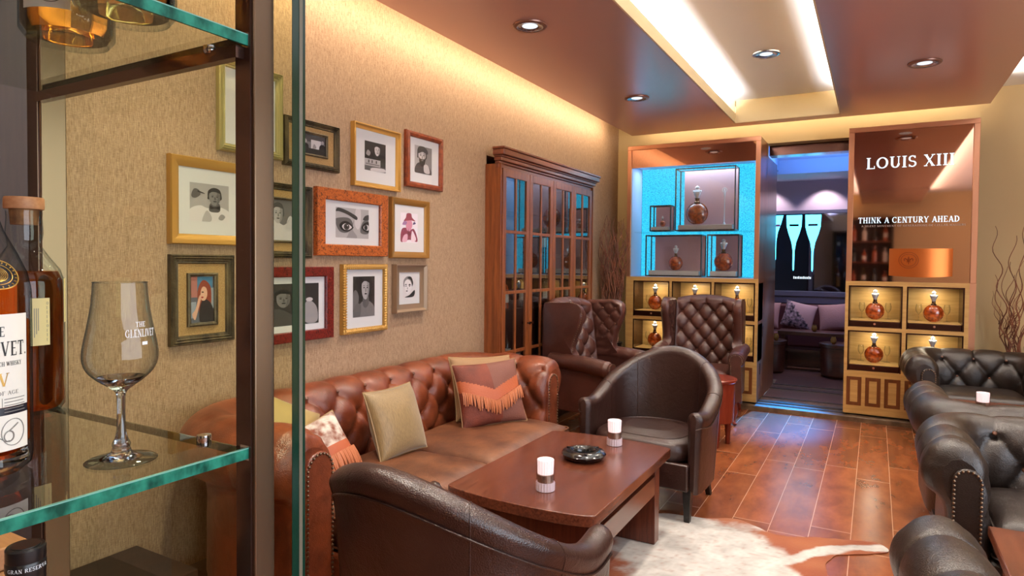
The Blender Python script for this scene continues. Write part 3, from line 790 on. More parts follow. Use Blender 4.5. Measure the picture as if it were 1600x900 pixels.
def wing_chair(label, loc, rz):
    t = thing('wingback_chair', label, 'armchair', loc, rz, 'buttoned brown leather wingback chairs')
    lm = M['wing_leather']
    # tufted back: front sheet leaning backwards
    W2 = .27; n, m_ = 96, 100; ta = .075; tb = .09
    def top(x): return 1.10-.035*(abs(x)/W2)**2.2+.0
    P = []
    for i in range(n+1):
        x = -W2+2*W2*i/n; row = []
        for j in range(m_+1):
            v = j/m_; z = .38+(top(x)-.38)*v
            y = .19+.10*(z-.38)/.7+.03*(abs(x)/W2)**3*-1
            p, q = x/ta, (1.02-z)/tb
            disp = 0
            if q > -.0:
                A = abs(sin(pi*(p+q)/2))*abs(sin(pi*(p-q)/2)); disp = .03*(A**.42-.7)
                pr_, qr = round(p), round(q)
                if (pr_+qr) % 2 == 0: disp -= .014*exp(-(((p-pr_)*ta)**2+((q-qr)*tb)**2)/(2*.014**2))
            else: disp = .024*(abs(sin(pi*p/2))**.35-.7)*max(0, 1+q/1.6)
            ex = min(1, (W2-abs(x))/.03)
            if v > .93: y += .05*((v-.93)/.07)**2.2
            row.append(Vector((x, y-disp*ex, z)))
        # over the top and down the back
        yt = row[-1].y
        row += [Vector((x, yt+.035, row[-1].z-.004)), Vector((x, yt+.055, row[-1].z-.03)), Vector((x, .36, .75)), Vector((x, .33, .30)), Vector((x, .31, .20))]
        P.append(row)
    b = MB(); b.grid(P); b.build('tufted_back', lm, t, ang=75, recalc=False)
    bt = None
    for pi_ in range(-3, 4):
        for q in range(0, 8):
            if (pi_+q) % 2 or abs(pi_) > 3: continue
            x = pi_*ta; z = 1.02-q*tb
            if abs(x) > W2-.01 or z < .42: continue
            i = round((x+W2)/(2*W2)*n); j = round((z-.38)/(top(x)-.38)*m_); pos = P[i][j]+Vector((0, -.004, 0))
            if bt is None: bt = MB().lathe([(.0001, .006), (.006, .005), (.009, .001), (.008, -.003)], 12, cap=False).build('tufting_button', M['button'], t); o = bt
            else: o = bt.copy(); COL.objects.link(o); o.parent = t
            o.location = pos; o.rotation_euler = (radians(90), 0, 0)
    # wings
    for s in (1, -1):
        front = crom([(-.02, .60), (.035, .68), (.02, .78), (-.03, .90), (-.05, .98), (-.03, 1.045), (.05, 1.075), (.16, 1.07), (.32, 1.065)], 6)
        back = [Vector((.34, 1.0)), Vector((.34, .62)), Vector((.33, .56)), Vector((.1, .56))]
        out = [Vector((p.x, p.y)) for p in front]+back
        k = len(out)
        cols = []
        # lens-shaped slab: inner padded side and flat outer side
        def xo(y, z, inn): return s*(.285+(.0 if inn else .075)+.02*max(0, (.2-y))*((z-.5)/.5))
        c = Vector((.14, .82))
        rings = []
        fine = []
        for p, q in zip(out, out[1:]+out[:1]):
            fine += [p.lerp(q, u) for u in ((0, .5) if (q-p).length > .02 else (0,))]
        nf = len([0 for p, q in zip(front, front[1:]) for u in ((0, .5) if (q-p).length > .02 else (0,))])
        def wt(y, z, g):
            p_, q_ = (y-.02)/.062, (1.0-z)/.066
            return ((abs(sin(pi*(p_+q_)/2))*abs(sin(pi*(p_-q_)/2)))**.42-.7)*.018*min(1, (1-g)/.12)
        for g, f in [(k/26, 0) for k in range(0, 25)]+[(.955, .008), (.985, .018), (1., .03)]:
            rings.append([Vector((xo(*(c.lerp(p, g)), True)+s*f-s*(wt(*(c.lerp(p, g)), g)+.010*(1-g**4) if g < .96 else 0), *(c.lerp(p, g)))) for p in fine])
        nin = len(rings)
        for g, f in ((1., .0), (.9, 0), (.0, 0)): rings.append([Vector((xo(*(c.lerp(p, g)), False)-s*(.012 if g == 1 else 0), *(c.lerp(p, g)))) for p in fine])
        b = MB(); b.grid(rings, closed_v=True); wg = b.build('wing', lm, t, ang=60)
        b = MB()
        ln, l_ = resample([Vector(p) for p in rings[nin][:nf]], 46)
        for p in ln: b.ball((p.x+s*.002, p.y-.001, p.z), .0048, 8)
        b.build('nailhead_trim', M['brass_nail'], wg)
        if True:
            for yy, zz in ((.02, 1.0), (.144, 1.0), (.082, .934), (.144, .868), (.02, .868), (.082, .802), (.144, .736)):
                o = bt.copy(); COL.objects.link(o); o.parent = t; o.location = (xo(yy, zz, True)-s*.004, yy, zz); o.rotation_euler = (0, radians(-90*s), 0)
        # rolled arm
        A = []
        for i in range(41):
            v = i/40; y = .24-.56*v; zc = .60-.035*v+.012*sin(pi*v); rr = .062+.008*v
            ring = []
            for a in range(26):
                an = 2*pi*a/26; x = cos(an)*rr*1.05; z = sin(an)*rr
                wv = .006*(abs(sin(pi*v*4.5))**.5-1)*(1 if -.5 < sin(an) and cos(an)*s < .3 else .2)
                k1 = 1 if v < .96 else .86
                ring.append(Vector((s*.35+x*k1+cos(an)*wv, y, zc+z*k1+sin(an)*wv)))
            A.append(ring)
        b = MB(); b.grid(A, closed_v=True); b.add(A[-1], [tuple(range(26))]); b.add(A[0], [tuple(reversed(range(26)))])
        ar = b.build('arm', lm, t, ang=70)
        b = MB(); b.box(s*.32-.045 if s < 0 else .29, s*.32+.03 if s < 0 else .365, -.315, .30, .20, .60); b.build('arm_side', lm, t, bevel=.012)
        sc_ = [(s*.35+.052*cos(a), .567+.052*sin(a)) for a in [radians(-35+250*i/18) for i in range(19)]]
        sc_ = [(s*.355+.05, .21)]+sc_+[(s*.355-.045, .21)]
        sc2 = sc_ if s > 0 else [(x, z) for x, z in sc_]
        pnl = MB().prism(sc2, -.338, -.31).build('arm_front_panel', lm, t, bevel=.006)
        ln, l_ = resample([Vector((x*.985+s*.355*.015, 0, z)) for x, z in sc2], 56); b = MB()
        for p in ln: b.ball((p.x, -.339, p.z), .0048, 8)
        b.build('nailhead_trim', M['brass_nail'], pnl)
    B('front_rail', lm, (-.29, .29, -.305, .3, .19, .34), t, .015)
    seat_cushion(.56, .50, .12, (0, -.07, .40), lm, t)
    for sx in (-1, 1):
        b = MB(); b.tube(crom([(sx*.33, -.27, .2), (sx*.35, -.295, .13), (sx*.335, -.285, .05), (sx*.35, -.31, .012)], 5), [.03-.014*min(1, i/9) for i in range(16)], 10); b.build('leg', M['redwood'], t)
        b = MB(); b.tube([(sx*.30, .27, .2), (sx*.31, .3, .1), (sx*.32, .34, .005)], [.026, .02, .016], 8); b.build('leg', M['redwood'], t)
    return t
wing = wing_chair('brown buttoned wingback chair facing the viewer before the blue-lit display cabinet', (-1.40, 6.06, 0), radians(4))
dup(wing, (-2.01, 5.08, 0), radians(80), 'brown leather wingback chair turned sideways with its back to the glazed bookcase')

# ------------------------------------------------------------------ TABLES
def coffee_table():
    t = thing('coffee_table', 'low dark red mahogany coffee table with bowed ends between sofa and cowhide rug', 'table', (-1.225, 2.74, .006))
    hw, hy = .335, .50
    arc = lambda s: [(s*hw*(-cos(pi*i/20)), s*(hy+.055*sin(pi*i/20))) for i in range(21)]
    out = arc(-1)[::1]+arc(1)
    b = MB(); n = len(out)
    vs = [(x, y, .405) for x, y in out]+[(x, y, .45) for x, y in out]
    b.add(vs, [tuple(reversed(range(n))), tuple(range(n, 2*n))]+[(i, (i+1) % n, (i+1) % n+n, i+n) for i in range(n)])
    b.build('tabletop', M['mahog'], t, bevel=.003, ang=30)
    for s in (-1, 1):
        b = MB(); b.box(-.30, .30, s*.40-.035, s*.40+.035, 0, .405); b.build('leg', M['mahog_z'], t, bevel=.003)
    for s in (-1, 1): B('apron_rail', M['mahog'], (s*.285-.014, s*.285+.014, -.365, .365, .25, .345), t, .002)
    B('lower_shelf', M['mahog'], (-.27, .27, -.365, .365, .235, .25), t, .002)
coffee_table()

def round_table(name, label, x, y, r, h, m, mt=None):
    t = thing(name, label, 'table', (x, y, 0))
    MB().lathe([(r-.006, h-.03), (r, h-.024), (r, h-.006), (r-.006, h)], 48).build('tabletop', mt or m, t)
    MB().lathe([(r-.03, h-.16), (r-.025, h-.03)], 40).build('drum', m, t)
    for i in range(4):
        a = pi/4+pi/2*i
        MB().tube([((r-.05)*cos(a), (r-.05)*sin(a), h-.16), ((r-.045)*cos(a), (r-.045)*sin(a), .08), ((r-.035)*cos(a), (r-.035)*sin(a), .002)], [.02, .015, .012], 10).build('leg', m, t)
def drum_table():
    t = thing('side_table', 'small round red wooden side table between tub chair and wingback chair', 'table', (-1.085, 5.12, 0))
    r, h = .18, .52
    MB().lathe([(r-.006, h-.028), (r, h-.022), (r, h-.006), (r-.006, h)], 48).build('tabletop', M['redwood'], t)
    MB().lathe([(r-.02, .19), (r-.012, h-.028)], 40).build('drum', M['redwood'], t)
    for i in range(4):
        a = radians(-60)+pi/2*i
        MB().lathe([(.016, 0), (.02, .04), (.018, .06), (.024, .12), (.026, .2)], 14, Matrix.Translation((.125*cos(a), .125*sin(a), 0))).build('leg', M['redwood'], t)
drum_table()
def club_table(label, x, y, w, d, h):
    t = thing('club_table', label, 'table', (x, y, 0), 0)
    B('tabletop', M['mahog'], (-w/2, w/2, -d/2, d/2, h-.035, h), t, .004)
    for sx in (-1, 1): B('leg', M['mahog_z'], (sx*(w/2-.07)-.03, sx*(w/2-.07)+.03, -d/2+.04, d/2-.04, 0, h-.035), t, .003)
    B('stretcher', M['mahog_z'], (-w/2+.1, w/2-.1, -.02, .02, .12, .2), t, .003)
club_table('red-brown wooden table between the two farther dark club armchairs, holding a candle', .72, 5.13, .75, .62, .47)
club_table('red-brown wooden table corner between the two nearest dark club armchairs', .78, 2.55, .82, .58, .47)

# ------------------------------------------------------------------ small things on the tables
def candle(label, x, y, z):
    t = thing('candle_holder', label, 'candle', (x, y, z), group='ribbed glass candle holders')
    r = .038
    MB().lathe([(r, .036), (r-.002, .05), (r, .064), (r, .140)], 60, cap=False, rip=lambda a, i: .03*sin(a*20)).build('ribbed_glass', M['candle_glass'], t)
    MB().lathe([(.0001, .001), (r, .001), (r, .036)], 60, cap=True, rip=lambda a, i: .05*sin(a*20)).build('ribbed_foot', M['candle_rib'], t, ang=60)
    MB().lathe([(.0001, .037), (r-.004, .037), (r-.004, .068), (.0001, .068)], 40, cap=False).build('metal_cup', M['candle_base'], t)
    MB().lathe([(.0001, .070), (r-.006, .070), (r-.004, .128), (.0001, .118)], 60, cap=False, rip=lambda a, i: .05*sin(a*20)).build('glowing_wax', M['candle_glow'], t, ang=60)
    return t
c0 = candle('lit ribbed glass candle holder at the near end of the coffee table', -1.173, 2.383, .457)
dup(c0, (-1.161, 3.162, .457), 0, 'lit ribbed glass candle holder at the far end of the coffee table, behind the ashtray')
dup(c0, (.61, 5.02, .471), 0, 'lit ribbed glass candle holder on the table between dark club armchairs')
def ashtray():
    t = thing('ashtray', 'round black ceramic ashtray in the middle of the coffee table', 'ashtray', (-1.205, 2.86, .457))
    b = MB(); b.lathe([(.0001, .012), (.045, .012), (.048, .03), (.056, .044), (.066, .047), (.1, .038), (.108, .028), (.098, .012), (.075, .001), (.0001, .001)], 48, cap=False, rip=lambda a, i: -.035*exp(-((((a*3/(2*pi)) % 1)-.5)/.035)**2) if i in (3, 4) else 0)
    b.build('bowl', M['ashtray'], t, ang=50)
    for k in range(3):
        a = 2*pi*(k+.5)/3
        MB().box(-.012, .012, -.0055, .0055, -.004, .003, Matrix.Translation((.076*cos(a), .076*sin(a), .0455)) @ Matrix.Rotation(a, 4, 'Z')).build('cigar_rest', M['ashtray'], t, bevel=.002)
ashtray()

# ------------------------------------------------------------------ throw pillows on the sofa
def throw_pillow(name, label, loc, rot, w, h, mats, kind):
    t = thing(name, label, 'pillow', loc, rot=rot)
    sh = pillow_pts(w, h, .15, 2, 2, .42, .06, 72 if kind == 'patch' else 40)
    def lift(P, sg):
        for row in P:
            for p in row: p.z += .006*noise.noise(Vector((p.x*9, p.y*9, sg*3+w)))*(1 if abs(p.z) > .01 else 0)
        return P
    T = Matrix.Rotation(radians(90), 4, 'X')      # stand upright, front towards -y
    F = lift(sh(1), 1); R_ = lift(sh(-1), -1)
    b = MB(); n = len(F)-1
    vs = [p for row in F for p in row]; fs = [[], [], [], []]
    groups = {}
    for i in range(n):
        for j in range(n):
            f = (i*(n+1)+j, (i+1)*(n+1)+j, (i+1)*(n+1)+j+1, i*(n+1)+j+1)
            c = (F[i][j]+F[i+1][j+1])/2; x, y = c.x/(w/2), c.y/(h/2)
            mi = 0
            if kind == 'patch':
                vy = y-(.62-.55*(1-abs(x)))
                mi = (0 if x < 0 else 1) if y > .50-.45*(1-abs(x)) else (2 if y > .14-.45*(1-abs(x)) else (0 if x < .15 else 1))
            if kind == 'cow': mi = 0 if y > .0 else (1 if y > -.3 else 2)
            groups.setdefault(mi, []).append(f)
    for mi, ff in groups.items(): b.add(vs, ff, T, mi)
    bm_front = b.build('front_cover', mats, t, ang=80, recalc=False)
    b = MB(); b.grid(R_, T=T); b.build('back_cover', mats[-1], t, ang=80)
    edge = [F[0][j] for j in range(n+1)]+[F[i][n] for i in range(1, n+1)]+[F[n][j] for j in range(n-1, -1, -1)]+[F[i][0] for i in range(n-1, 0, -1)]
    MB().tube([T @ (p*1.004) for p in edge], .0042, 6, closed=True).build('piping', M['gold_cord'] if kind != 'patch' else M['beige_fabric'], t)
    def front_z(x, y):
        u = min(1, abs(x)/(w/2)); v = min(1, abs(y)/(h/2)); return .075*max(0, (1-u*u)*(1-v*v))**.42
    if kind in ('patch', 'cow'):
        b = MB(); N_ = 46
        for k in range(N_):
            x = (k/(N_-1)-.5)*w*.9
            if kind == 'patch': y0 = h/2*(.14-.45*(1-abs(x)/(w/2))); ln = .075
            else: y0 = -h*.14; ln = .11
            y1 = y0-ln*(.85+.3*random.random()); dx = random.uniform(-.006, .006)
            q = [Vector((x+dx*u, y0+(y1-y0)*u, front_z(x, y0+(y1-y0)*u)+.007+.004*sin(u*3))) for u in (0, .33, .66, 1)]
            b.tube([T @ p for p in q], [.0045, .0042, .004, .003], 5)
        b.build('leather_fringe', M['fringe'], t)
    return t
SE = .455
throw_pillow('throw_pillow', 'plain gold-brown silk throw pillow with corded edge, in the middle of the sofa', (-2.06, 2.50, SE+.150), (radians(-20), radians(0), radians(88)), .34, .34, [M['gold_fabric'], M['gold_fabric']], 'plain')
throw_pillow('throw_pillow', 'patchwork leather throw pillow with orange chevron fringe, at the far end of the sofa', (-1.98, 3.26, SE+.165), (radians(-22), radians(-2), radians(58)), .42, .38, [M['patch_a'], M['patch_b'], M['patch_c'], M['patch_a']], 'patch')
throw_pillow('throw_pillow', 'beige throw pillow mostly hidden behind the chevron fringed pillow', (-2.07, 3.34, SE+.18), (radians(-22), radians(2), radians(60)), .42, .38, [M['beige_fabric'], M['beige_fabric']], 'plain')
throw_pillow('throw_pillow', 'cowhide and leather throw pillow with orange fringe near the sofa arm by the glass', (-2.10, 2.04, SE+.10), (radians(-32), radians(-16), radians(76)), .28, .29, [M['hide_pillow'], M['patch_c'], M['patch_c']], 'cow')
throw_pillow('throw_pillow', 'yellow-gold throw pillow in the sofa corner seen through the glass cabinet', (-2.24, 1.96, SE+.17), (radians(-26), radians(28), radians(75)), .32, .32, [M['yellow_fabric'], M['yellow_fabric']], 'plain')

# ------------------------------------------------------------------ cowhide rug
def rug():
    o_ = [(-1.62, 2.75), (-1.45, 3.12), (-1.2, 3.30), (-1.107, 3.44), (-1.02, 3.52), (-.9, 3.56), (-.78, 3.58), (-.64, 3.66), (-.52, 3.60), (-.40, 3.55), (-.28, 3.60), (-.13, 3.66), (.02, 3.70), (.09, 3.65), (.04, 3.57), (-.06, 3.50), (-.15, 3.42), (-.17, 3.30), (-.14, 3.1), (-.10, 2.85), (-.2, 2.6), (-.45, 2.35), (-.7, 2.2), (-1.0, 2.15), (-1.3, 2.25), (-1.6, 2.4)]
    out = crom(o_, 8, closed=True)
    out = [p+Vector((.012*noise.noise(Vector((p.x*14, p.y*14, 1))), .012*noise.noise(Vector((p.x*14, p.y*14, 5))))) for p in out]
    bm = bmesh.new()
    top = [bm.verts.new((p.x, p.y, .005)) for p in out]
    bm.faces.new(top)
    # dice the face into a fine grid so the coat pattern can be stored per vertex
    for ax, lo, hi in ((0, -1.7, .2), (1, 2.0, 3.85)):
        v = lo
        while v < hi:
            co = (v, 0, 0) if ax == 0 else (0, v, 0); no = (1, 0, 0) if ax == 0 else (0, 1, 0)
            bmesh.ops.bisect_plane(bm, geom=bm.verts[:]+bm.edges[:]+bm.faces[:], plane_co=co, plane_no=no); v += .0125
    ext = bmesh.ops.extrude_face_region(bm, geom=bm.faces[:])
    for v in ext['geom']:
        if isinstance(v, bmesh.types.BMVert): v.co.z = .001
    bmesh.ops.recalc_face_normals(bm, faces=bm.faces)
    me = bpy.data.meshes.new('cowhide_rug'); bm.to_mesh(me); bm.free()
    ca = me.color_attributes.new('hide', 'FLOAT_COLOR', 'POINT')
    br, wh, bg = Vector(srgb(136, 64, 28)[:3]), Vector(srgb(200, 196, 192)[:3]), Vector(srgb(196, 132, 82)[:3])
    def seg(p, a, b_):
        d = b_-a; tt = max(0, min(1, (p-a).dot(d)/d.dot(d))); return (p-(a+d*tt)).length
    leg = [Vector(q) for q in ((-.35, 3.22), (-.2, 3.45), (-.08, 3.58), (.05, 3.65))]
    for i, v in enumerate(me.vertices):
        p = Vector((v.co.x, v.co.y)); nz = noise.noise(Vector((p.x*5, p.y*5, 0)))*.09+noise.noise(Vector((p.x*16, p.y*16, 3)))*.035+noise.noise(Vector((p.x*60, p.y*60, 7)))*.02
        # white body blotch
        d1 = ((p.x+.75)/.40)**2+((p.y-3.18)/.44)**2; w1 = 1-sqrt(d1)+nz*2.4
        d2 = ((p.x+.62)/.30)**2+((p.y-2.75)/.42)**2; w2 = 1-sqrt(d2)+nz*2.4
        d3 = .034-min(seg(p, a, b_) for a, b_ in zip(leg, leg[1:]))+nz*.35; w3 = d3*12
        d5 = ((p.x+.42)/.2)**2+((p.y-2.95)/.3)**2; w5 = 1-sqrt(d5)+nz*2
        w = max(w1, w2, w3, w5*.8)
        sp = noise.noise(Vector((p.x*38, p.y*38, 11)))
        k = min(1, max(0, w*7+.5)); k2 = 1 if w3 > 0 else 1-.4*min(1, max(0, (sp-.25)*3))
        edge = min(1, max(0, (noise.noise(Vector((p.x*7, p.y*7, 9)))+.35)*.9))
        base = br.lerp(bg, .32*edge)
        wv = wh*(.86+.30*noise.noise(Vector((p.x*11, p.y*11, 21)))+.18*noise.noise(Vector((p.x*45, p.y*45, 23)))); c = base.lerp(wv, k*k2); ca.data[i].color = (*c, 1)
    me.materials.append(M['hide'])
    o = bpy.data.objects.new('cowhide_rug', me); COL.objects.link(o)
    tag(o, 'brown and white cowhide rug spread on the floor under the coffee table', 'rug')
rug()

# ------------------------------------------------------------------ cognac decanters
def decanter(label, loc, s, cat='decanter', glow=True, glasses=False, group=None, name='cognac_decanter'):
    """s = total height; flat round flask with a crystal fleur stopper"""
    t = thing(name, label, cat, loc, group=group)
    k = s/.26
    pr_ = [(.0001, 0), (.03, .0), (.034, .004), (.03, .010)]
    body = [(.028, .004)]
    for i in range(1, 20):
        a = -pi/2+pi*i/20*.97+.1; body.append((max(.02, .068*cos(a)), .075+.07*sin(a)))
    body += [(.019, .146), (.017, .155)]
    b = MB(); b.lathe([(r*k, z*k) for r, z in body], 36, sy=.55, rip=lambda a, i: .0)
    b.build('flask', M['decanter'], t)
    # beaded rim of dots round the flask
    b = MB()
    for i in range(5, 58):
        a = radians(-90+6.2*(i-1)); 
        x, z = .070*cos(a)*k, (.075+.072*sin(a))*k
        if z > .142*k or z < .006*k: continue
        b.ball((x, 0, z), .0042*k, 6)
    b.build('beaded_edge', M['decanter'], t)
    MB().lathe([(.019*k, .143*k), (.021*k, .150*k), (.014*k, .158*k), (.014*k, .172*k), (.019*k, .176*k)], 20).build('collar', M['gold_collar'], t)
    b = MB(); b.lathe([(.012*k, .176*k), (.016*k, .190*k), (.024*k, .205*k), (.026*k, .218*k), (.014*k, .232*k), (.012*k, .24*k), (.016*k, .248*k), (.0001, .262*k)], 8, sy=.6)
    for sx in (-1, 1): b.ball((sx*.021*k, 0, .222*k), .009*k, 8)
    b.build('stopper', M['crystal'], t, ang=10)
    return t
def stemglass(label, loc, h, group):
    t = thing('cognac_glass', label, 'glass', loc, group=group); k = h/.15
    MB().lathe([(.028*k, 0), (.026*k, .002*k), (.004*k, .006*k), (.0035*k, .06*k), (.012*k, .068*k), (.024*k, .09*k), (.026*k, .115*k), (.02*k, .15*k)], 20, cap=False).build('stem_and_bowl', M['stem_glass'], t)
    return t

# ------------------------------------------------------------------ display cabinets
def display_shell(t, x0, x1):
    Y = YD
    b = MB(); w = .045
    b.box(x0, x1, Y, Y+.02, 2.582, 2.625); b.box(x0, x0+w, Y, Y+.02, 1.255, 2.582); b.box(x1-w, x1, Y, Y+.02, 1.255, 2.582)
    b.build('copper_surround', M['copper'], t, bevel=.003)
    return b
def louis_text_panel(t, x0, x1):
    pan = MB().box(x0+.045, x1-.045, YD+.012, YD+.02, 1.255, 2.582).build('copper_mirror_panel', M['copper_mirror'], t, smooth=False)
    TT = lambda x, z: Matrix.Translation((x, YD+.010, z))
    text_mesh('LOUIS XIII', .098, TT(-.095, 2.252), M['white_letter'], 'sign_lettering', pan, width=.66)
    text_mesh('THINK A CENTURY AHEAD', .05, TT(-.146, 1.772), M['white_letter'], 'slogan_lettering', pan, width=.755)
    text_mesh('A SILENT MOVEMENT OF GENERATIONS OF CELLAR MASTERS', .016, TT(-.12, 1.738), M['grey_letter'], 'small_lettering', pan, width=.77, depth=.002)
    # embossed curved copper plate with a ringed fleur emblem
    x_0, x_1, z0, z1 = .10, .565, 1.31, 1.545; n = 24
    P = []
    for i in range(n+1):
        u = i/n; x = x_0+(x_1-x_0)*u; y = YD+.008-.05*sin(pi*u)**.8
        P.append([Vector((x, YD+.012, z0+.012*sin(pi*u))), Vector((x, y, z0+.0-.012*sin(pi*u))), Vector((x, y, z1-.008*sin(pi*u)*0)), Vector((x, YD+.012, z1))])
    b = MB(); b.grid(P); pl = b.build('curved_copper_band', M['copper_plate'], pan, ang=50)
    cx, cz = .245, 1.445
    def onp(x, z, o=.0015):
        u = (x-x_0)/(x_1-x_0); return Vector((x, YD+.008-.05*sin(pi*min(max(u, 0), 1))**.8-o, z))
    b = MB()
    for r in (.072, .056):
        b.tube([onp(cx+r*cos(a), cz+r*.95*sin(a)) for a in [2*pi*i/40 for i in range(40)]], .0022, 5, closed=True)
    b.tube([onp(cx, cz-.036+.07*i/8) for i in range(9)], [.002, .003, .004, .006, .008, .009, .008, .005, .001], 6)
    for s in (-1, 1):
        b.tube([onp(cx+s*x, cz+z) for x, z in [(.003, -.012), (.012, .006), (.024, .016), (.033, .008), (.030, -.006), (.022, -.006)]], [.003, .005, .006, .005, .003, .001], 6)
    b.tube([onp(cx-.016, cz-.014), onp(cx+.016, cz-.014)], .003, 5)
    b.build('fleur_emblem', M['copper_dark'], pan)
    MB().lathe([(.0001, 0), (.05, 0), (.05, .004), (.0001, .004)], 24, Matrix.Translation((.2, YD+.011, 2.545)) @ Matrix.Rotation(radians(90), 4, 'X'), sy=.22).build('lamp_slot', M['reflector'], pan)

def niche_frame(b, x0, x1, z0, z1, w=.012):
    """thin dark liner round one opening"""
    Y = YD
    b.box(x0, x0+w, Y-.001, Y+.30, z0, z1); b.box(x1-w, x1, Y-.001, Y+.30, z0, z1); b.box(x0+w, x1-w, Y-.001, Y+.30, z1-w, z1)

def low_part(t, x0, x1, cols, lower_cols, skip_side=None):
    """oak grid with niches; cols = list of (x0,x1) openings"""
    Y = YD
    face = MB()
    zs = [(.845, 1.216), (.45, .812)]
    # face frame around niches
    face.box(x0, x1, Y, Y+.022, 1.216, 1.255); face.box(x0, x1, Y, Y+.022, .812, .845); face.box(x0, x1, Y, Y+.022, .062, .45)
    xs = [x0]+[v for c in cols for v in c]+[x1]
    for a, b_ in zip(xs[0::2], xs[1::2]):
        face.box(a, b_, Y, Y+.022, .845, 1.216); face.box(a, b_, Y, Y+.022, .45, .812)
    face.build('oak_face_frame', M['oak'], t, smooth=False)
    inn = MB()
    for z0, z1 in zs:
        inn.box(x0+.02, x1-.02, Y+.30, Y+.315, z0-.02, z1+.02); inn.box(x0+.02, x1-.02, Y+.022, Y+.30, z0-.02, z0+.0); inn.box(x0+.02, x1-.02, Y+.022, Y+.30, z1, z1+.012)
        for a, b_ in zip(xs[0::2], xs[1::2]): inn.box(a, b_, Y+.022, Y+.30, z0, z1)
    inn.build('oak_lining', M['oak_in'], t, smooth=False)
    lin = MB()
    for z0, z1 in zs:
        for c in cols: niche_frame(lin, c[0], c[1], z0, z1)
    lin.build('dark_liner', M['bronze_trim'], t, smooth=False)
    for z0, z1 in zs:
        for c in cols:
            o = MB().box(c[0]+.013, c[1]-.013, Y+.012, Y+.20, z0+.001, z0+.055).build('plinth_box', M['bronze_trim'], t, bevel=.004)
            MB().box(c[0]+.016, c[1]-.016, Y+.014, Y+.29, z0+.056, z0+.060).build('plinth_top', M['oak_in'], o, smooth=False)
            MB().lathe([(.0001, 0), (.010, 0), (.006, .006), (.0001, .007)], 12, Matrix.Translation(((c[0]+c[1])/2, Y+.012, z0+.03)) @ Matrix.Rotation(radians(90), 4, 'X')).build('plinth_clasp', M['copper'], o)
    # inlaid panels
    b = MB(); w = .03
    for a, c in lower_cols:
        z0, z1 = .137, .395
        b.box(a, c, Y-.0015, Y+.002, z1-w, z1); b.box(a, c, Y-.0015, Y+.002, z0, z0+w); b.box(a, a+w, Y-.0015, Y+.002, z0+w, z1-w); b.box(c-w, c, Y-.0015, Y+.002, z0+w, z1-w)
    b.build('inlay_frames', M['inlay'], t, smooth=False)
    B('toe_kick', M['black_wood'], (x0+.02, x1-.02, Y+.03, Y+.06, .046, .064), t)

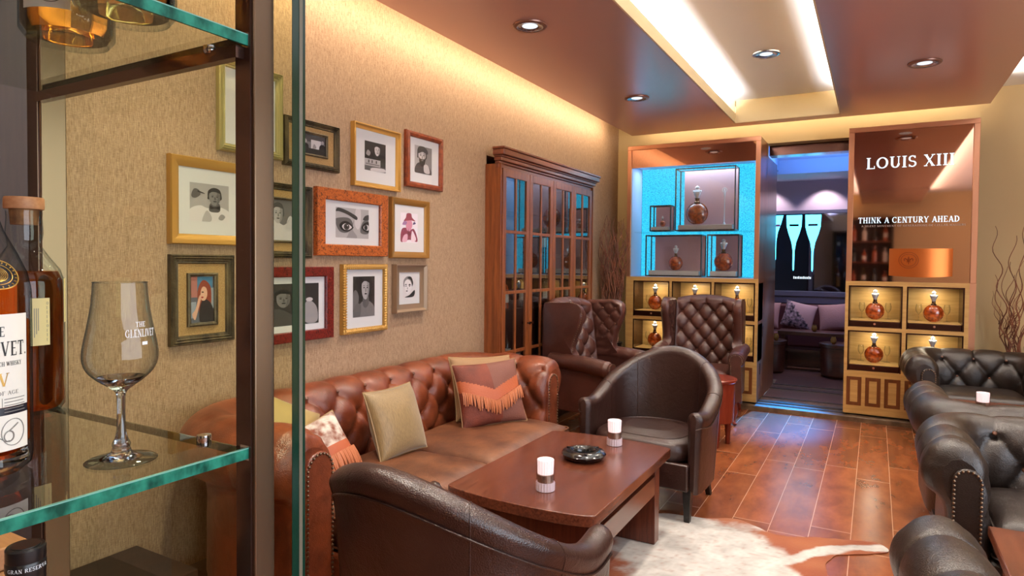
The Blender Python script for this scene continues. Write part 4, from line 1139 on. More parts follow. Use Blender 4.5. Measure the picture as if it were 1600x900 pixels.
def displays():
    # LEFT cabinet
    x0, x1 = -2.308, -.98
    t = thing('display_cabinet', 'tall copper-framed display cabinet with glowing blue panel, left of the doorway', 'display cabinet', (0, 0, 0))
    display_shell(t, x0, x1)
    B('copper_mirror_panel', M['copper_mirror'], (x0+.045, x1-.045, YD+.012, YD+.02, 2.395, 2.582), t)
    MB().lathe([(.0001, 0), (.05, 0), (.05, .004), (.0001, .004)], 24, Matrix.Translation((-1.5, YD+.011, 2.545)) @ Matrix.Rotation(radians(90), 4, 'X'), sy=.22).build('lamp_slot', M['reflector'], t)
    cb = MB(); cb.box(x0, x0+.02, YD+.02, 7.0, .062, 2.6); cb.box(x1-.02, x1, YD+.02, 7.0, .062, 2.6); cb.box(x0, x1, YD+.02, 7.0, 2.6, 2.622); cb.box(x0, x1, 6.98, 6.999, .062, 2.6)
    cb.build('carcass', M['side_panel'], t, smooth=False)
    MB().box(x1-.02, x1, 7.0, 7.74, .052, 2.5).build('side_door_panel', M['side_panel'], t, smooth=False)
    for y, z in ((6.9, .72), (6.74, .36)): B('pull_slot', M['black_wood'], (x1-.004, x1+.003, y, y+.02, z-.05, z+.06), t)
    # blue box
    B('blue_light_panel', M['cyan'], (x0+.05, x1-.05, 6.92, 6.94, 1.262, 2.50), t)
    b = MB(); b.box(x0+.022, x0+.048, YD+.02, 6.92, 1.262, 2.5); b.box(x1-.048, x1-.022, YD+.02, 6.92, 1.262, 2.5); b.box(x0+.02, x1-.02, YD+.02, 6.92, 2.42, 2.50)
    b.build('light_box_sides', M['cyan_side'], t, smooth=False)
    B('light_box_floor', M['cyan_side'], (x0+.02, x1-.02, YD+.02, 6.92, 1.246, 1.260), t)
    B('light_box_front_glass', M['clear'], (x0+.046, x1-.046, YD+.008, YD+.011, 1.256, 2.39), t)
    B('glass_ledge', M['clear'], (x0+.06, x1-.06, 6.64, 6.90, 1.722, 1.732), t)
    cols = [(-2.225, -1.842), (-1.816, -1.42), (-1.394, -1.008)]
    low_part(t, x0, x1, cols, [(-2.22, -2.10), (-2.07, -1.95), (-1.92, -1.80), (-1.77, -1.65), (-1.6, -1.48), (-1.45, -1.33), (-1.30, -1.18), (-1.15, -1.02)])
    names = ['left', 'middle', 'right']
    for (z0, row) in ((.845, 'upper'), (.45, 'lower')):
        for i, c in enumerate(cols):
            if row == 'lower' and i == 1: continue
            x = (c[0]+c[1])/2
            decanter('round cognac decanter in the %s niche of the %s row, left display cabinet' % (names[i], row), (x, YD+.15, z0+.061), .27, group='cognac decanters in the lit oak niches')
            for s in (-1, 1):
                if x+s*.1 > -1.9 and row == 'lower' and i == 0 and s > 0: pass
                stemglass('small cognac glass %s the decanter in the %s %s niche, left cabinet' % ('left of' if s < 0 else 'right of', row, names[i]), (x+s*.105, YD+.24, z0+.061), .15, 'cognac glasses in the niches')
    # RIGHT cabinet
    x0, x1 = -.234, .731
    t = thing('display_cabinet', 'tall copper-framed display cabinet with mirror sign panel, right of the doorway', 'display cabinet', (0, 0, 0))
    display_shell(t, x0, x1)
    louis_text_panel(t, x0, x1)
    cb = MB(); cb.box(x0, x0+.02, YD+.02, 7.0, .062, 2.6); cb.box(x1-.045, x1, YD+.02, 7.0, .062, 2.6); cb.box(x0, x1, YD+.02, 7.0, 2.6, 2.622); cb.box(x0, x1, 6.98, 6.999, .062, 2.6)
    cb.build('carcass', M['side_panel'], t, smooth=False)
    B('copper_stile', M['copper'], (x1-.045, x1, YD, YD+.02, .062, 1.255), t)
    cols = [(-.208, .210), (.240, .655)]
    low_part(t, x0, x1-.045, cols, [(-.21, -.09), (-.06, .06), (.088, .21), (.24, .36), (.39, .51), (.54, .66)])
    for (z0, row) in ((.845, 'upper'), (.45, 'lower')):
        for i, c in enumerate(cols):
            x = (c[0]+c[1])/2
            decanter('round cognac decanter in the %s %s niche under the copper sign panel' % (row, ['left', 'right'][i]), (x, YD+.15, z0+.061), .27, group='cognac decanters in the lit oak niches')
            for s in (-1, 1):
                stemglass('small cognac glass %s the decanter in the %s %s niche under the sign' % ('left of' if s < 0 else 'right of', row, ['left', 'right'][i]), (x+s*.105, YD+.24, z0+.061), .15, 'cognac glasses in the niches')
    # showcases standing before the blue panel
    def case(label, x0, x1, z0, z1, y0=6.66, y1=6.86):
        t = thing('glass_showcase', label, 'showcase', ((x0+x1)/2, (y0+y1)/2, z0)); w = .011
        X0, X1, Y0, Y1, Z = -(x1-x0)/2, (x1-x0)/2, -(y1-y0)/2, (y1-y0)/2, z1-z0
        b = MB()
        for x in (X0, X1-w):
            for y in (Y0, Y1-w): b.box(x, x+w, y, y+w, 0, Z)
        for z in (0, Z-w):
            for y in (Y0, Y1-w): b.box(X0+w, X1-w, y, y+w, z, z+w)
            for x in (X0, X1-w): b.box(x, x+w, Y0+w, Y1-w, z, z+w)
        b.build('metal_edges', M['case_frame'], t, smooth=False)
        xb = X0+(.05 if X1-X0 > .25 else .03)
        B('back_mirror', M['mauve_back'], (xb, X1-w, Y1-w-.004, Y1-w, w, Z-w), t)
        B('front_pane', M['clear'], (X0+w, X1-w, Y0+.003, Y0+.007, w, Z-w), t)
        ph = .05 if Z > .3 else .035
        p = B('white_plinth', M['white_plinth'], (xb-.02, X1-.03, Y0+.02, Y1-.03, w+.002, w+ph), t, .003)
        if Z > .3: text_mesh('LOUIS XIII', .014, Matrix.Translation((-.08, Y0+.019, w+.015)), M['grey_letter'], 'plinth_lettering', p, width=.16, depth=.0015)
        return w+ph
    zc = 1.734
    case('large glass showcase with big decanter and crystal tasting pipe before the blue panel', -1.823, -1.222, zc, 2.375)
    decanter('large cognac decanter in the biggest showcase before the blue panel', (-1.615, 6.74, zc+.064), .40, group=None)
    t = thing('tasting_pipette', 'slim crystal pipette standing right of the large decanter in the biggest showcase', 'pipette', (-1.345, 6.75, zc+.064))
    MB().lathe([(.014, 0), (.012, .012), (.005, .02), (.005, .28), (.010, .29), (.012, .33), (.004, .36), (.0001, .375)], 12).build('tube', M['crystal'], t)
    MB().tube([(.022*cos(a), 0, .345+.022*sin(a)) for a in [2*pi*i/16 for i in range(16)]], .004, 6, closed=True).build('handle_ring', M['crystal'], t)
    case('smallest glass showcase with miniature decanter on the glass ledge', -2.088, -1.862, zc, 2.005, 6.66, 6.80)
    decanter('miniature cognac decanter in the smallest showcase', (-1.97, 6.73, zc+.049), .115)
    zf = 1.262
    case('wide glass showcase with small decanter on the light box floor', -2.13, -1.542, zf, 1.695)
    decanter('small cognac decanter in the wide low showcase before the blue panel', (-1.83, 6.75, zf+.064), .262)
    case('narrow glass showcase with decanter, lower right before the blue panel', -1.492, -1.18, zf, 1.695)
    decanter('tall-stoppered cognac decanter in the narrow low showcase before the blue panel', (-1.345, 6.75, zf+.064), .325)
displays()

# ------------------------------------------------------------------ bookcase built into the left wall
def wine_bottle(label, loc, h=.30, r=.037, col=None, lab=True, group='bottles in the glazed bookcase'):
    t = thing('bottle', label, 'bottle', loc, group=group)
    MB().lathe([(.0001, .004), (r*.8, 0), (r, .006), (r, h*.60), (r*.85, h*.68), (r*.38, h*.76), (r*.34, h*.93), (r*.4, h*.94), (r*.4, h), (.0001, h)], 20, cap=False).build('glass_body', col or M['dark_bottle'], t)
    if lab:
        b = MB(); q = []
        for i in range(11):
            a = radians(-150+12*i); q.append([Vector((r*1.015*cos(a), r*1.015*sin(a), h*.2)), Vector((r*1.015*cos(a), r*1.015*sin(a), h*.48))])
        b.grid(q); b.build('label', M['label'], t)
    return t
def bookcase():
    t = thing('glazed_bookcase', 'tall cherry wood bookcase with four glazed doors and crown moulding, set in the picture wall', 'bookcase', (-2.48, 5.043, 0), radians(90))
    L_, H_ = .886, 2.13      # half length, height ; local x = world y, local -y = into the room
    cr = M['cherry']
    b = MB(); b.box(-L_, -L_+.03, 0, .36, 0, H_); b.box(L_-.03, L_, 0, .36, 0, H_); b.box(-L_+.03, L_-.03, .34, .36, 0, H_); b.box(-L_+.03, L_-.03, 0, .34, H_-.02, H_); b.box(-L_+.03, L_-.03, 0, .34, 0, .1)
    b.build('carcass', M['dark_in'], t, smooth=False)
    b = MB(); b.box(-L_-.014, -L_, -.047, .088, 0, H_); b.box(L_, L_+.014, -.047, .088, 0, H_)
    for x0, x1 in ((-L_, -L_+.018), (L_-.018, L_)): b.box(x0, x1, -.024, 0, 0, H_)
    b.box(-.009, .009, -.024, 0, 0, H_)
    b.build('face_frame', cr, t, smooth=False)
    # crown: stepped profile run along the front with returns
    b = MB()
    for d, z0, z1 in ((.028, H_-.03, H_), (.04, H_, H_+.018), (.062, H_+.018, H_+.045), (.072, H_+.045, H_+.058), (.095, H_+.058, H_+.10), (.105, H_+.10, H_+.118)):
        b.box(-L_-d*.6, L_+d*.6, -d, .0, z0, z1)
    b.build('crown_moulding', M['cherry_h'], t, bevel=.004)
    for z in (.55, 1.0, 1.45, 1.80): B('shelf', M['dark_in'], (-L_+.03, L_-.03, .05, .33, z, z+.02), t)
    w = (2*L_-.036)/4
    for k in range(4):
        x0 = -L_+.018+w*k+.003; x1 = x0+w-.006
        st = .052; zs0, zs1 = .14, H_-.035
        d = MB(); d.box(x0, x0+st, -.046, -.022, .1, H_-.03); d.box(x1-st, x1, -.046, -.022, .1, H_-.03)
        d.box(x0+st, x1-st, -.046, -.022, H_-.03-.06, H_-.03); d.box(x0+st, x1-st, -.046, -.022, .1, .16)
        for z in (.705, 1.165, 1.628): d.box(x0+st, x1-st, -.044, -.024, z-.012, z+.012)
        xm = (x0+x1)/2; d.box(xm-.012, xm+.012, -.043, -.025, .16, H_-.09)
        dr = d.build('door', cr, t, bevel=.002)
        zz = [.16, .693, .717, 1.153, 1.177, 1.616, 1.64, H_-.09]
        for i in range(4):
            for a, c in ((x0+st, xm-.012), (xm+.012, x1-st)):
                B('pane', M['cab_pane'], (a, c, -.036, -.033, zz[2*i], zz[2*i+1]), dr)
        kx = x1-.022 if k % 2 == 0 else x0+.022
        MB().lathe([(.006, 0), (.005, .012), (.012, .018), (.012, .026), (.0001, .03)], 14, Matrix.Translation((kx, -.046, .91)) @ Matrix.Rotation(radians(90), 4, 'X')).build('knob', M['bronze_trim'], dr)
    spots = [(4.33, 1.02, .3, 'dark_bottle'), (4.46, 1.02, .27, 'amber'), (4.72, 1.02, .3, 'dark_bottle'), (4.86, 1.02, .25, 'decanter'), (5.16, 1.02, .28, 'dark_bottle'), (5.30, 1.02, .24, 'decanter'), (5.60, 1.02, .3, 'dark_bottle'), (5.76, 1.02, .27, 'dark_bottle'),
             (4.36, .57, .3, 'dark_bottle'), (4.50, .57, .28, 'dark_bottle'), (4.84, .57, .3, 'dark_bottle'), (5.12, 1.47, .3, 'dark_bottle'), (5.24, 1.47, .26, 'decanter'), (4.80, 1.47, .22, 'decanter')]
    pos_w = lambda y: ('nearest door' if y < 4.6 else 'second door' if y < 5.04 else 'third door' if y < 5.48 else 'farthest door')
    lv = {1.02: 'middle shelf', .57: 'lower shelf', 1.47: 'upper shelf'}
    for y, z, h, c in spots:
        first = not [s for s in spots if s[1] == z and pos_w(s[0]) == pos_w(y) and s[0] < y]
        alone = len([s for s in spots if s[1] == z and pos_w(s[0]) == pos_w(y)]) == 1
        wh = '' if alone else ('left ' if first else 'right ')
        k = wine_bottle('%sliquor bottle on the %s behind the %s of the bookcase' % (wh, lv[z], pos_w(y)), (-2.58, y, z+.001), h, .037, M['decanter'] if c in ('amber', 'decanter') else M[c])
        k.rotation_euler = (0, 0, radians(80))
bookcase()

# ------------------------------------------------------------------ framed pictures (local: x along the wall, z up, -y into the room)
def ell(cx, cz, rx, rz, n=28, a0=0, a1=360):
    return [(cx+rx*cos(radians(a0+(a1-a0)*i/n)), cz+rz*sin(radians(a0+(a1-a0)*i/n))) for i in range(n if a1-a0 >= 360 else n+1)]
def sm(pts): return [(p.x, p.y) for p in crom(pts, 5, closed=True)]
def rect(x0, z0, x1, z1): return [(x0, z0), (x1, z0), (x1, z1), (x0, z1)]
# each print: list of (outline in a 0..1 box, tone)
def face(cx, cz, s, skin, dark, hair=1, lean=0, beard=0, look=1):
    """a small generic head; s = half width"""
    L = [(sm([(cx-s*1.15, cz+.2*s), (cx-s*1.05, cz+1.2*s), (cx-.2*s, cz+1.75*s), (cx+.8*s, cz+1.5*s), (cx+1.15*s, cz+.6*s), (cx+s, cz-.3*s), (cx-s, cz-.3*s)]), dark)] if hair else []
    L += [(sm([(cx-s*.92, cz+.5*s), (cx-s*.6, cz+1.25*s), (cx+.6*s, cz+1.25*s), (cx+.92*s, cz+.5*s), (cx+.8*s, cz-.6*s), (cx+.3*s, cz-1.25*s), (cx-.3*s, cz-1.25*s), (cx-.8*s, cz-.6*s)]), skin)]
    L += [(sm([(cx+.35*s, cz+1.1*s), (cx+.92*s, cz+.5*s), (cx+.8*s, cz-.6*s), (cx+.3*s, cz-1.2*s), (cx+.5*s, cz)]), skin*.8)]
    if hair: L += [(sm([(cx-s, cz+.7*s), (cx-.7*s, cz+1.5*s), (cx+.5*s, cz+1.6*s), (cx+1.*s, cz+.8*s), (cx+.4*s, cz+1.0*s), (cx-.4*s, cz+1.05*s)]), dark)]
    for e in (-1, 1):
        L += [(ell(cx+e*.38*s, cz+.22*s, .17*s, .09*s, 12), dark*.8), (sm([(cx+e*.38*s-.24*s, cz+.42*s), (cx+e*.38*s, cz+.52*s), (cx+e*.38*s+.24*s, cz+.42*s), (cx+e*.38*s, cz+.45*s)]), dark)]
    L += [(sm([(cx-.06*s, cz+.2*s), (cx+.1*s, cz+.1*s), (cx+.18*s, cz-.28*s), (cx-.1*s, cz-.3*s)]), skin*.72)]
    if beard: L += [(sm([(cx-.85*s, cz-.1*s), (cx-.5*s, cz-.35*s), (cx+.5*s, cz-.35*s), (cx+.85*s, cz-.1*s), (cx+.6*s, cz-1.2*s), (cx, cz-1.6*s), (cx-.6*s, cz-1.2*s)]), dark)]
    L += [(ell(cx, cz-.58*s, .3*s, .1*s, 14), dark if not beard else skin*.6)]
    return L
ART = {}
ART['suit'] = [(rect(0, 0, 1, 1), 172), (sm([(0, .0), (.0, .3), (.25, .42), (.45, .36), (.7, .42), (1., .3), (1, 0)]), 222), (sm([(.3, 0), (.42, .3), (.55, .12), (.5, 0)]), 180), (sm([(.72, .1), (.8, .22), (.9, .16), (.82, .06)]), 150),
               (sm([(.48, .3), (.52, .5), (.74, .5), (.76, .3), (.62, .26)]), 90), (sm([(.03, .66), (.1, .84), (.22, .82), (.26, .7), (.12, .6)]), 88), (sm([(.2, .80), (.36, .745), (.36, .73), (.2, .765)]), 30)]+face(.62, .64, .155, 132, 48)+[(sm([(.5, .34), (.5, .44), (.6, .39), (.74, .44), (.74, .34), (.62, .37)]), 34)]
ART['street'] = [(rect(0, 0, 1, 1), (92, 98, 112)), (rect(.0, .55, .3, 1), (176, 112, 104)), (rect(.3, .7, .95, 1), (70, 130, 170)), (rect(.8, .3, 1, .75), (150, 160, 170)), (rect(0, .1, .25, .45), (150, 160, 176)),
                 (sm([(.38, .2), (.3, .62), (.42, .86), (.62, .92), (.86, .78), (.9, .5), (.84, .2), (.6, .1)]), (140, 58, 36)), (sm([(.42, .0), (.42, .36), (.6, .5), (.86, .42), (1, .22), (.98, 0)]), (26, 24, 30)),
                 (sm([(.46, .5), (.44, .68), (.54, .78), (.68, .74), (.72, .6), (.62, .48)]), (226, 176, 150)), (ell(.5, .545, .06, .018), (170, 30, 40)), (sm([(.08, .18), (.22, .3), (.36, .56), (.46, .6), (.44, .5), (.34, .3), (.2, .06)]), (222, 170, 146)), (ell(.52, .66, .05, .014), (40, 26, 24))]
ART['group'] = [(rect(0, 0, 1, 1), 120), (rect(0, .62, 1, 1), 74), (rect(.5, .3, .85, .75), 214), (rect(0, 0, 1, .3), 20)]+[x for cx, h in ((.12, .7), (.30, .62), (.9, .66)) for x in [(sm([(cx-.1, 0), (cx-.11, h-.2), (cx, h-.08), (cx+.11, h-.2), (cx+.1, 0)]), 24 if cx > .2 else 200), (ell(cx, h+.02, .05, .1), 170)]]+[(sm([(.55, .3), (.6, .55), (.68, .35)]), 150)]
ART['smoke'] = [(rect(0, 0, 1, 1), 110), (sm([(0, 0), (0, .45), (.2, .5), (.5, .38), (.7, .45), (.8, 0)]), 205)]+face(.32, .64, .17, 178, 70, 1)+[(sm([(.6, .3), (.62, .5), (.72, .62), (.84, .52), (.8, .3)]), 196), (sm([(.6, .42), (.76, .6), (.78, .62), (.62, .45)]), 60)]
ART['lady_dark'] = [(rect(0, 0, 1, 1), 46), (rect(.6, 0, 1, 1), 30), (sm([(.0, 0), (.05, .34), (.25, .4), (.5, .2), (.55, 0)]), 70)]+face(.3, .62, .14, 120, 22)+[(sm([(.72, .05), (.7, .45), (.8, .58), (.95, .4), (.96, .05)]), 150), (ell(.8, .6, .07, .05), 190)]
ART['writer'] = [(rect(0, 0, 1, 1), 44), (sm([(.05, .38), (.12, .62), (.35, .62), (.5, .5), (.72, .6), (.98, .56), (1, .36)]), 26), (rect(.0, .16, .74, .40), 176), (rect(.05, .2, .7, .24), 120), (rect(.0, .02, 1, .16), 96), (sm([(.3, .0), (.35, .1), (.9, .13), (1, .04), (.8, 0)]), 206), (sm([(.06, .55), (.14, .7), (.26, .62), (.2, .5)]), 150)]+face(.58, .72, .135, 206, 40)+[(rect(.15, .26, .2, .36), 60), (rect(.3, .26, .35, .36), 70), (rect(.5, .26, .55, .36), 60)]
ART['beard'] = [(rect(0, 0, 1, 1), 176), (rect(.62, 0, 1, 1), 130), (sm([(.05, 0), (.1, .3), (.35, .4), (.8, .3), (.95, 0)]), 70)]+face(.42, .62, .23, 202, 44, 1, 0, 1)+[(sm([(.16, .72), (.2, .95), (.5, 1.0), (.72, .88), (.72, .74), (.45, .8)]), 70), (sm([(.55, .05), (.5, .28), (.62, .36), (.78, .3), (.85, .05)]), 196)]
ART['eyes'] = [(rect(0, 0, 1, 1), 178), (sm([(.0, 0), (.3, .0), (.45, .4), (.55, .6), (.5, .3), (.62, 0)]), 150), (sm([(.6, 1), (.56, .5), (.66, .3), (.74, .5), (.74, 1)]), 206),
               (sm([(0, .62), (.0, .45), (.12, .2), (.34, .18), (.5, .36), (.46, .6), (.3, .68)]), 96), (sm([(.74, .2), (.8, .55), (.98, .66), (1, .2)]), 104),
               (sm([(.0, .86), (.06, .98), (.3, .92), (.62, .74), (.6, .62), (.34, .78), (.1, .86)]), 52), (sm([(.82, .64), (.88, .78), (1, .82), (1, .66)]), 60),
               (sm([(.1, .4), (.2, .54), (.36, .54), (.52, .36), (.36, .22), (.2, .24)]), 20), (sm([(.18, .38), (.25, .47), (.36, .46), (.47, .36), (.36, .27), (.24, .28)]), 214), (ell(.31, .37, .085, .105), 56), (ell(.31, .37, .035, .045), 12), (ell(.335, .41, .014, .018), 240),
               (sm([(.77, .38), (.86, .54), (1, .56), (1, .24), (.86, .26)]), 22), (sm([(.82, .38), (.88, .47), (.98, .46), (.98, .3), (.88, .3)]), 210), (ell(.9, .385, .055, .09), 54), (ell(.9, .385, .024, .04), 12)]
ART['hat'] = [(rect(0, 0, 1, 1), (238, 230, 240))]+[(sm([(.02, .02), (.06, .42), (.3, .5), (.5, .42), (.75, .48), (.92, .3), (.98, .04), (.5, .1)]), (132, 34, 66)), (sm([(.1, .04), (.2, .24), (.4, .28), (.36, .04)]), (222, 168, 190)), (sm([(.62, .04), (.66, .4), (.8, .3), (.9, .1)]), (238, 214, 226)),
             (sm([(.34, .45), (.3, .66), (.42, .78), (.6, .78), (.68, .62), (.6, .44), (.46, .38)]), (206, 132, 160)), (sm([(.18, .72), (.3, .84), (.36, .98), (.6, .99), (.66, .86), (.86, .74), (.6, .76), (.4, .74)]), (136, 30, 62)), (sm([(.1, .6), (.2, .72), (.36, .7), (.3, .6)]), (150, 110, 160)), (sm([(.7, .62), (.78, .72), (.88, .66)]), (60, 50, 110)), (sm([(.46, .5), (.46, .4), (.6, .3), (.52, .22), (.4, .3)]), (110, 20, 50))]
ART['glam'] = [(rect(0, 0, 1, 1), 40), (sm([(.06, .5), (.1, .9), (.4, 1), (.8, .95), (.96, .6), (.8, .4), (.3, .4)]), 26), (sm([(.2, 0), (.3, .3), (.52, .4), (.8, .36), (1, .2), (1, 0)]), 118), (sm([(.0, .2), (.02, .6), (.14, .66), (.26, .5), (.2, .3)]), 104), (sm([(0, 0), (.1, .3), (.34, .3), (.3, 0)]), 96), (sm([(.44, .3), (.46, .5), (.7, .5), (.7, .3), (.56, .22)]), 92)]+face(.56, .68, .19, 172, 28)
ART['sketch'] = [(rect(0, 0, 1, 1), 222), (sm([(.15, .02), (.5, .12), (.9, .34), (.82, .04)]), 46), (sm([(.1, .5), (.06, .8), (.3, .98), (.6, .96), (.76, .7), (.7, .5), (.5, .8)]), 140), (sm([(.34, .92), (.62, .96), (.78, .7), (.72, .56), (.62, .8)]), 44),
                (sm([(.14, .5), (.12, .7), (.3, .84), (.52, .8), (.66, .6), (.6, .34), (.36, .16), (.22, .28)]), 234), (sm([(.14, .6), (.22, .64), (.32, .6), (.22, .6)]), 50), (sm([(.42, .58), (.5, .64), (.6, .58), (.5, .57)]), 50), (ell(.23, .54, .05, .022), 40), (ell(.5, .53, .055, .022), 40), (ell(.29, .31, .07, .026), 60), (sm([(.34, .5), (.3, .4), (.36, .4)]), 150)]

def picture(label, y0, y1, z0, z1, fw, fm, kind, inset, style='bevel', matm=None, inner=None, depth=.032, ch=0):
    """y0..y1, z0..z1 outer frame in world; fw frame width; inset = print box as fractions of the glazed area"""
    w, h = y1-y0, z1-z0; cx, cz = (y0+y1)/2, (z0+z1)/2
    t = thing('framed_picture', label, 'picture', (WX+.001, cx, cz), radians(90), 'framed pictures on the left wall')
    X, Z = w/2, h/2
    # moulding swept round the rectangle; profile (distance inward, height off the wall)
    prof = {'bevel': [(0, 0), (0, depth*.8), (.004, depth), (fw*.35, depth*.92), (fw, depth*.5), (fw, .006)],
            'round': [(0, 0), (0, depth*.6), (fw*.15, depth*.9), (fw*.5, depth), (fw*.85, depth*.85), (fw, depth*.55), (fw, .006)],
            'rustic': [(0, 0), (0, depth*.7), (fw*.12, depth*.95), (fw*.22, depth*.75), (fw*.35, depth), (fw*.5, depth*.7), (fw*.62, depth*.85), (fw*.75, depth*.6), (fw*.88, depth*.62), (fw, depth*.4), (fw, .006)],
            'flat': [(0, 0), (0, depth*.9), (.003, depth), (fw-.004, depth*.9), (fw, depth*.8), (fw, .006)],
            'scoop': [(0, 0), (0, depth), (.006, depth), (fw*.4, depth*.6), (fw*.8, depth*.45), (fw, depth*.45), (fw, .006)]}[style if style != 'notch' else 'round']
    def mould(X, Z, prof, base=0):
        rows = []
        if style == 'notch':
            for (sx, sz) in ((-1, -1), (1, -1), (1, 1), (-1, 1)):
                rows.append([Vector((sx*(X-d), -(e+base), sz*(Z-d))) for d, e in prof])
        else:
            for (sx, sz) in ((-1, -1), (1, -1), (1, 1), (-1, 1)):
                rows.append([Vector((sx*(X-d), -(e+base), sz*(Z-d))) for d, e in prof])
        b = MB(); b.grid(rows, closed_u=True); return b
    fr = mould(X, Z, prof)
    if style == 'notch':
        r = fw*.52
        for side in range(4):
            ln = (2*Z if side % 2 else 2*X); nn = int(ln/.0145)
            for i in range(nn):
                u = -ln/2+(i+.5)*ln/nn
                c = {0: (u, -Z+fw*.5), 1: (X-fw*.5, u), 2: (u, Z-fw*.5), 3: (-X+fw*.5, u)}[side]
                ax = Matrix.Translation((c[0], -depth*.8, c[1])) @ (Matrix.Rotation(0, 4, 'Y') if side % 2 == 0 else Matrix.Rotation(radians(90), 4, 'Y'))
                fr.lathe([(.0001, -r), (.0045, -r*.9), (.0062, -r*.5), (.0062, r*.5), (.0045, r*.9), (.0001, r)], 8, ax, cap=False)
    fr.build('frame', fm, t, ang=25)
    gx, gz = X-fw, Z-fw
    B('backing', M['black_wood'], (-X+.004, X-.004, -.006, -.001, -Z+.004, Z-.004), t)
    mm = matm or M['mat_board']
    B('mat_board', mm, (-gx-.002, gx+.002, -.011, -.007, -gz-.002, gz+.002), t)
    a0, a1, b0, b1 = inset       # fractions: left,right,bottom,top
    px0, px1, pz0, pz1 = -gx+2*gx*a0, -gx+2*gx*a1, -gz+2*gz*b0, -gz+2*gz*b1
    if inner:
        iw = inner; q = [(0, 0), (0, .012), (iw*.4, .016), (iw*.7, .010), (iw, .008), (iw, 0)]
        rows = []
        for (sx, sz) in ((0, 0), (1, 0), (1, 1), (0, 1)):
            rows.append([Vector(((px1+iw-d) if sx else (px0-iw+d), -(.011+e), (pz1+iw-d) if sz else (pz0-iw+d))) for d, e in q])
        b = MB(); b.grid(rows, closed_u=True); b.build('inner_frame', M['rustic'], t, ang=25)
    # print
    b = MB(); mats = []; idx = {}
    b2 = []
    for k, (poly, tone) in enumerate(ART[kind]):
        key = tone
        if key not in idx:
            idx[key] = len(mats)
            mats.append(gray(tone[0], (1, tone[1]/max(tone[0], 1), tone[2]/max(tone[0], 1))) if isinstance(tone, tuple) else gray(round(tone), (1, .97, .98)))
        y = -.0114-.00022*k
        pts = [(px0+(px1-px0)*min(1, max(0, u)), y, pz0+(pz1-pz0)*min(1, max(0, v))) for u, v in poly]
        cl = [p for i, p in enumerate(pts) if i == 0 or (Vector(p)-Vector(pts[i-1])).length > 1e-5]
        b.add(cl, [tuple(range(len(cl)))], mi=idx[key])
    b.build('photo_print', mats, t, smooth=False, recalc=False)
    B('glazing', M['pic_pane'], (-gx, gx, -.0185, -.0175, -gz, gz), t)

picture('tall picture in yellowed silver-leaf frame, highest on the wall, half behind the metal post', 1.87, 2.222, 1.885, 2.30, .038, M['olive_gold'], 'lady_dark', (.3, .7, .3, .7), 'rustic')
picture('gold-framed photograph of a man in white suit and bow tie holding a cigar', 1.638, 2.055, 1.462, 1.835, .044, M['gold_frame'], 'suit', (.16, .74, .2, .78), 'bevel')
picture('dark weathered frame with burlap mat and small colour photo of a red-haired woman smoking', 1.640, 1.945, 1.032, 1.418, .04, M['rustic'], 'street', (.24, .74, .17, .82), 'rustic', M['burlap'], .016)
picture('dark weathered landscape frame with burlap mat and photo of men in dark suits', 2.235, 2.605, 1.87, 2.115, .032, M['rustic'], 'group', (.16, .80, .25, .8), 'rustic', M['burlap'], .012)
picture('dark weathered frame with burlap mat and photo of a smoking man, behind the glass edge', 2.07, 2.41, 1.408, 1.775, .034, M['rustic'], 'smoke', (.14, .82, .18, .84), 'rustic', M['burlap'], .012)
picture('wide dark red burl frame with white mat and dark photograph, lowest beside the glass edge', 2.05, 2.56, .985, 1.365, .052, M['burl_red'], 'lady_dark', (.08, .90, .12, .88), 'flat')
picture('tall bright gold frame with white mat and photo of a man bent over a desk', 2.714, 3.117, 1.819, 2.176, .03, M['gold_frame'], 'writer', (.21, .74, .24, .80), 'scoop')
picture('red-brown carved frame with photo of a bearded man, topmost beside the bookcase', 3.182, 3.567, 1.864, 2.216, .036, M['red_brown_frame'], 'beard', (.18, .76, .22, .84), 'round')
picture('burl wood framed close-up of a pair of eyes, the widest picture in the middle', 2.441, 3.0, 1.424, 1.785, .062, M['burl'], 'eyes', (.2, .80, .16, .86), 'flat')
picture('satin bronze-gold frame with pink print of a figure in a hat', 3.039, 3.414, 1.416, 1.785, .04, M['satin_gold'], 'hat', (.2, .78, .2, .84), 'bevel')
picture('gold notched frame with dark photograph of a glamorous woman', 2.632, 3.003, .987, 1.378, .03, M['gold_frame'], 'glam', (.2, .78, .18, .88), 'notch')
picture('small champagne-silver frame with sketch of a face, lowest on the right', 3.071, 3.382, 1.079, 1.378, .05, M['silver_frame'], 'sketch', (.2, .82, .2, .88), 'scoop', depth=.04)

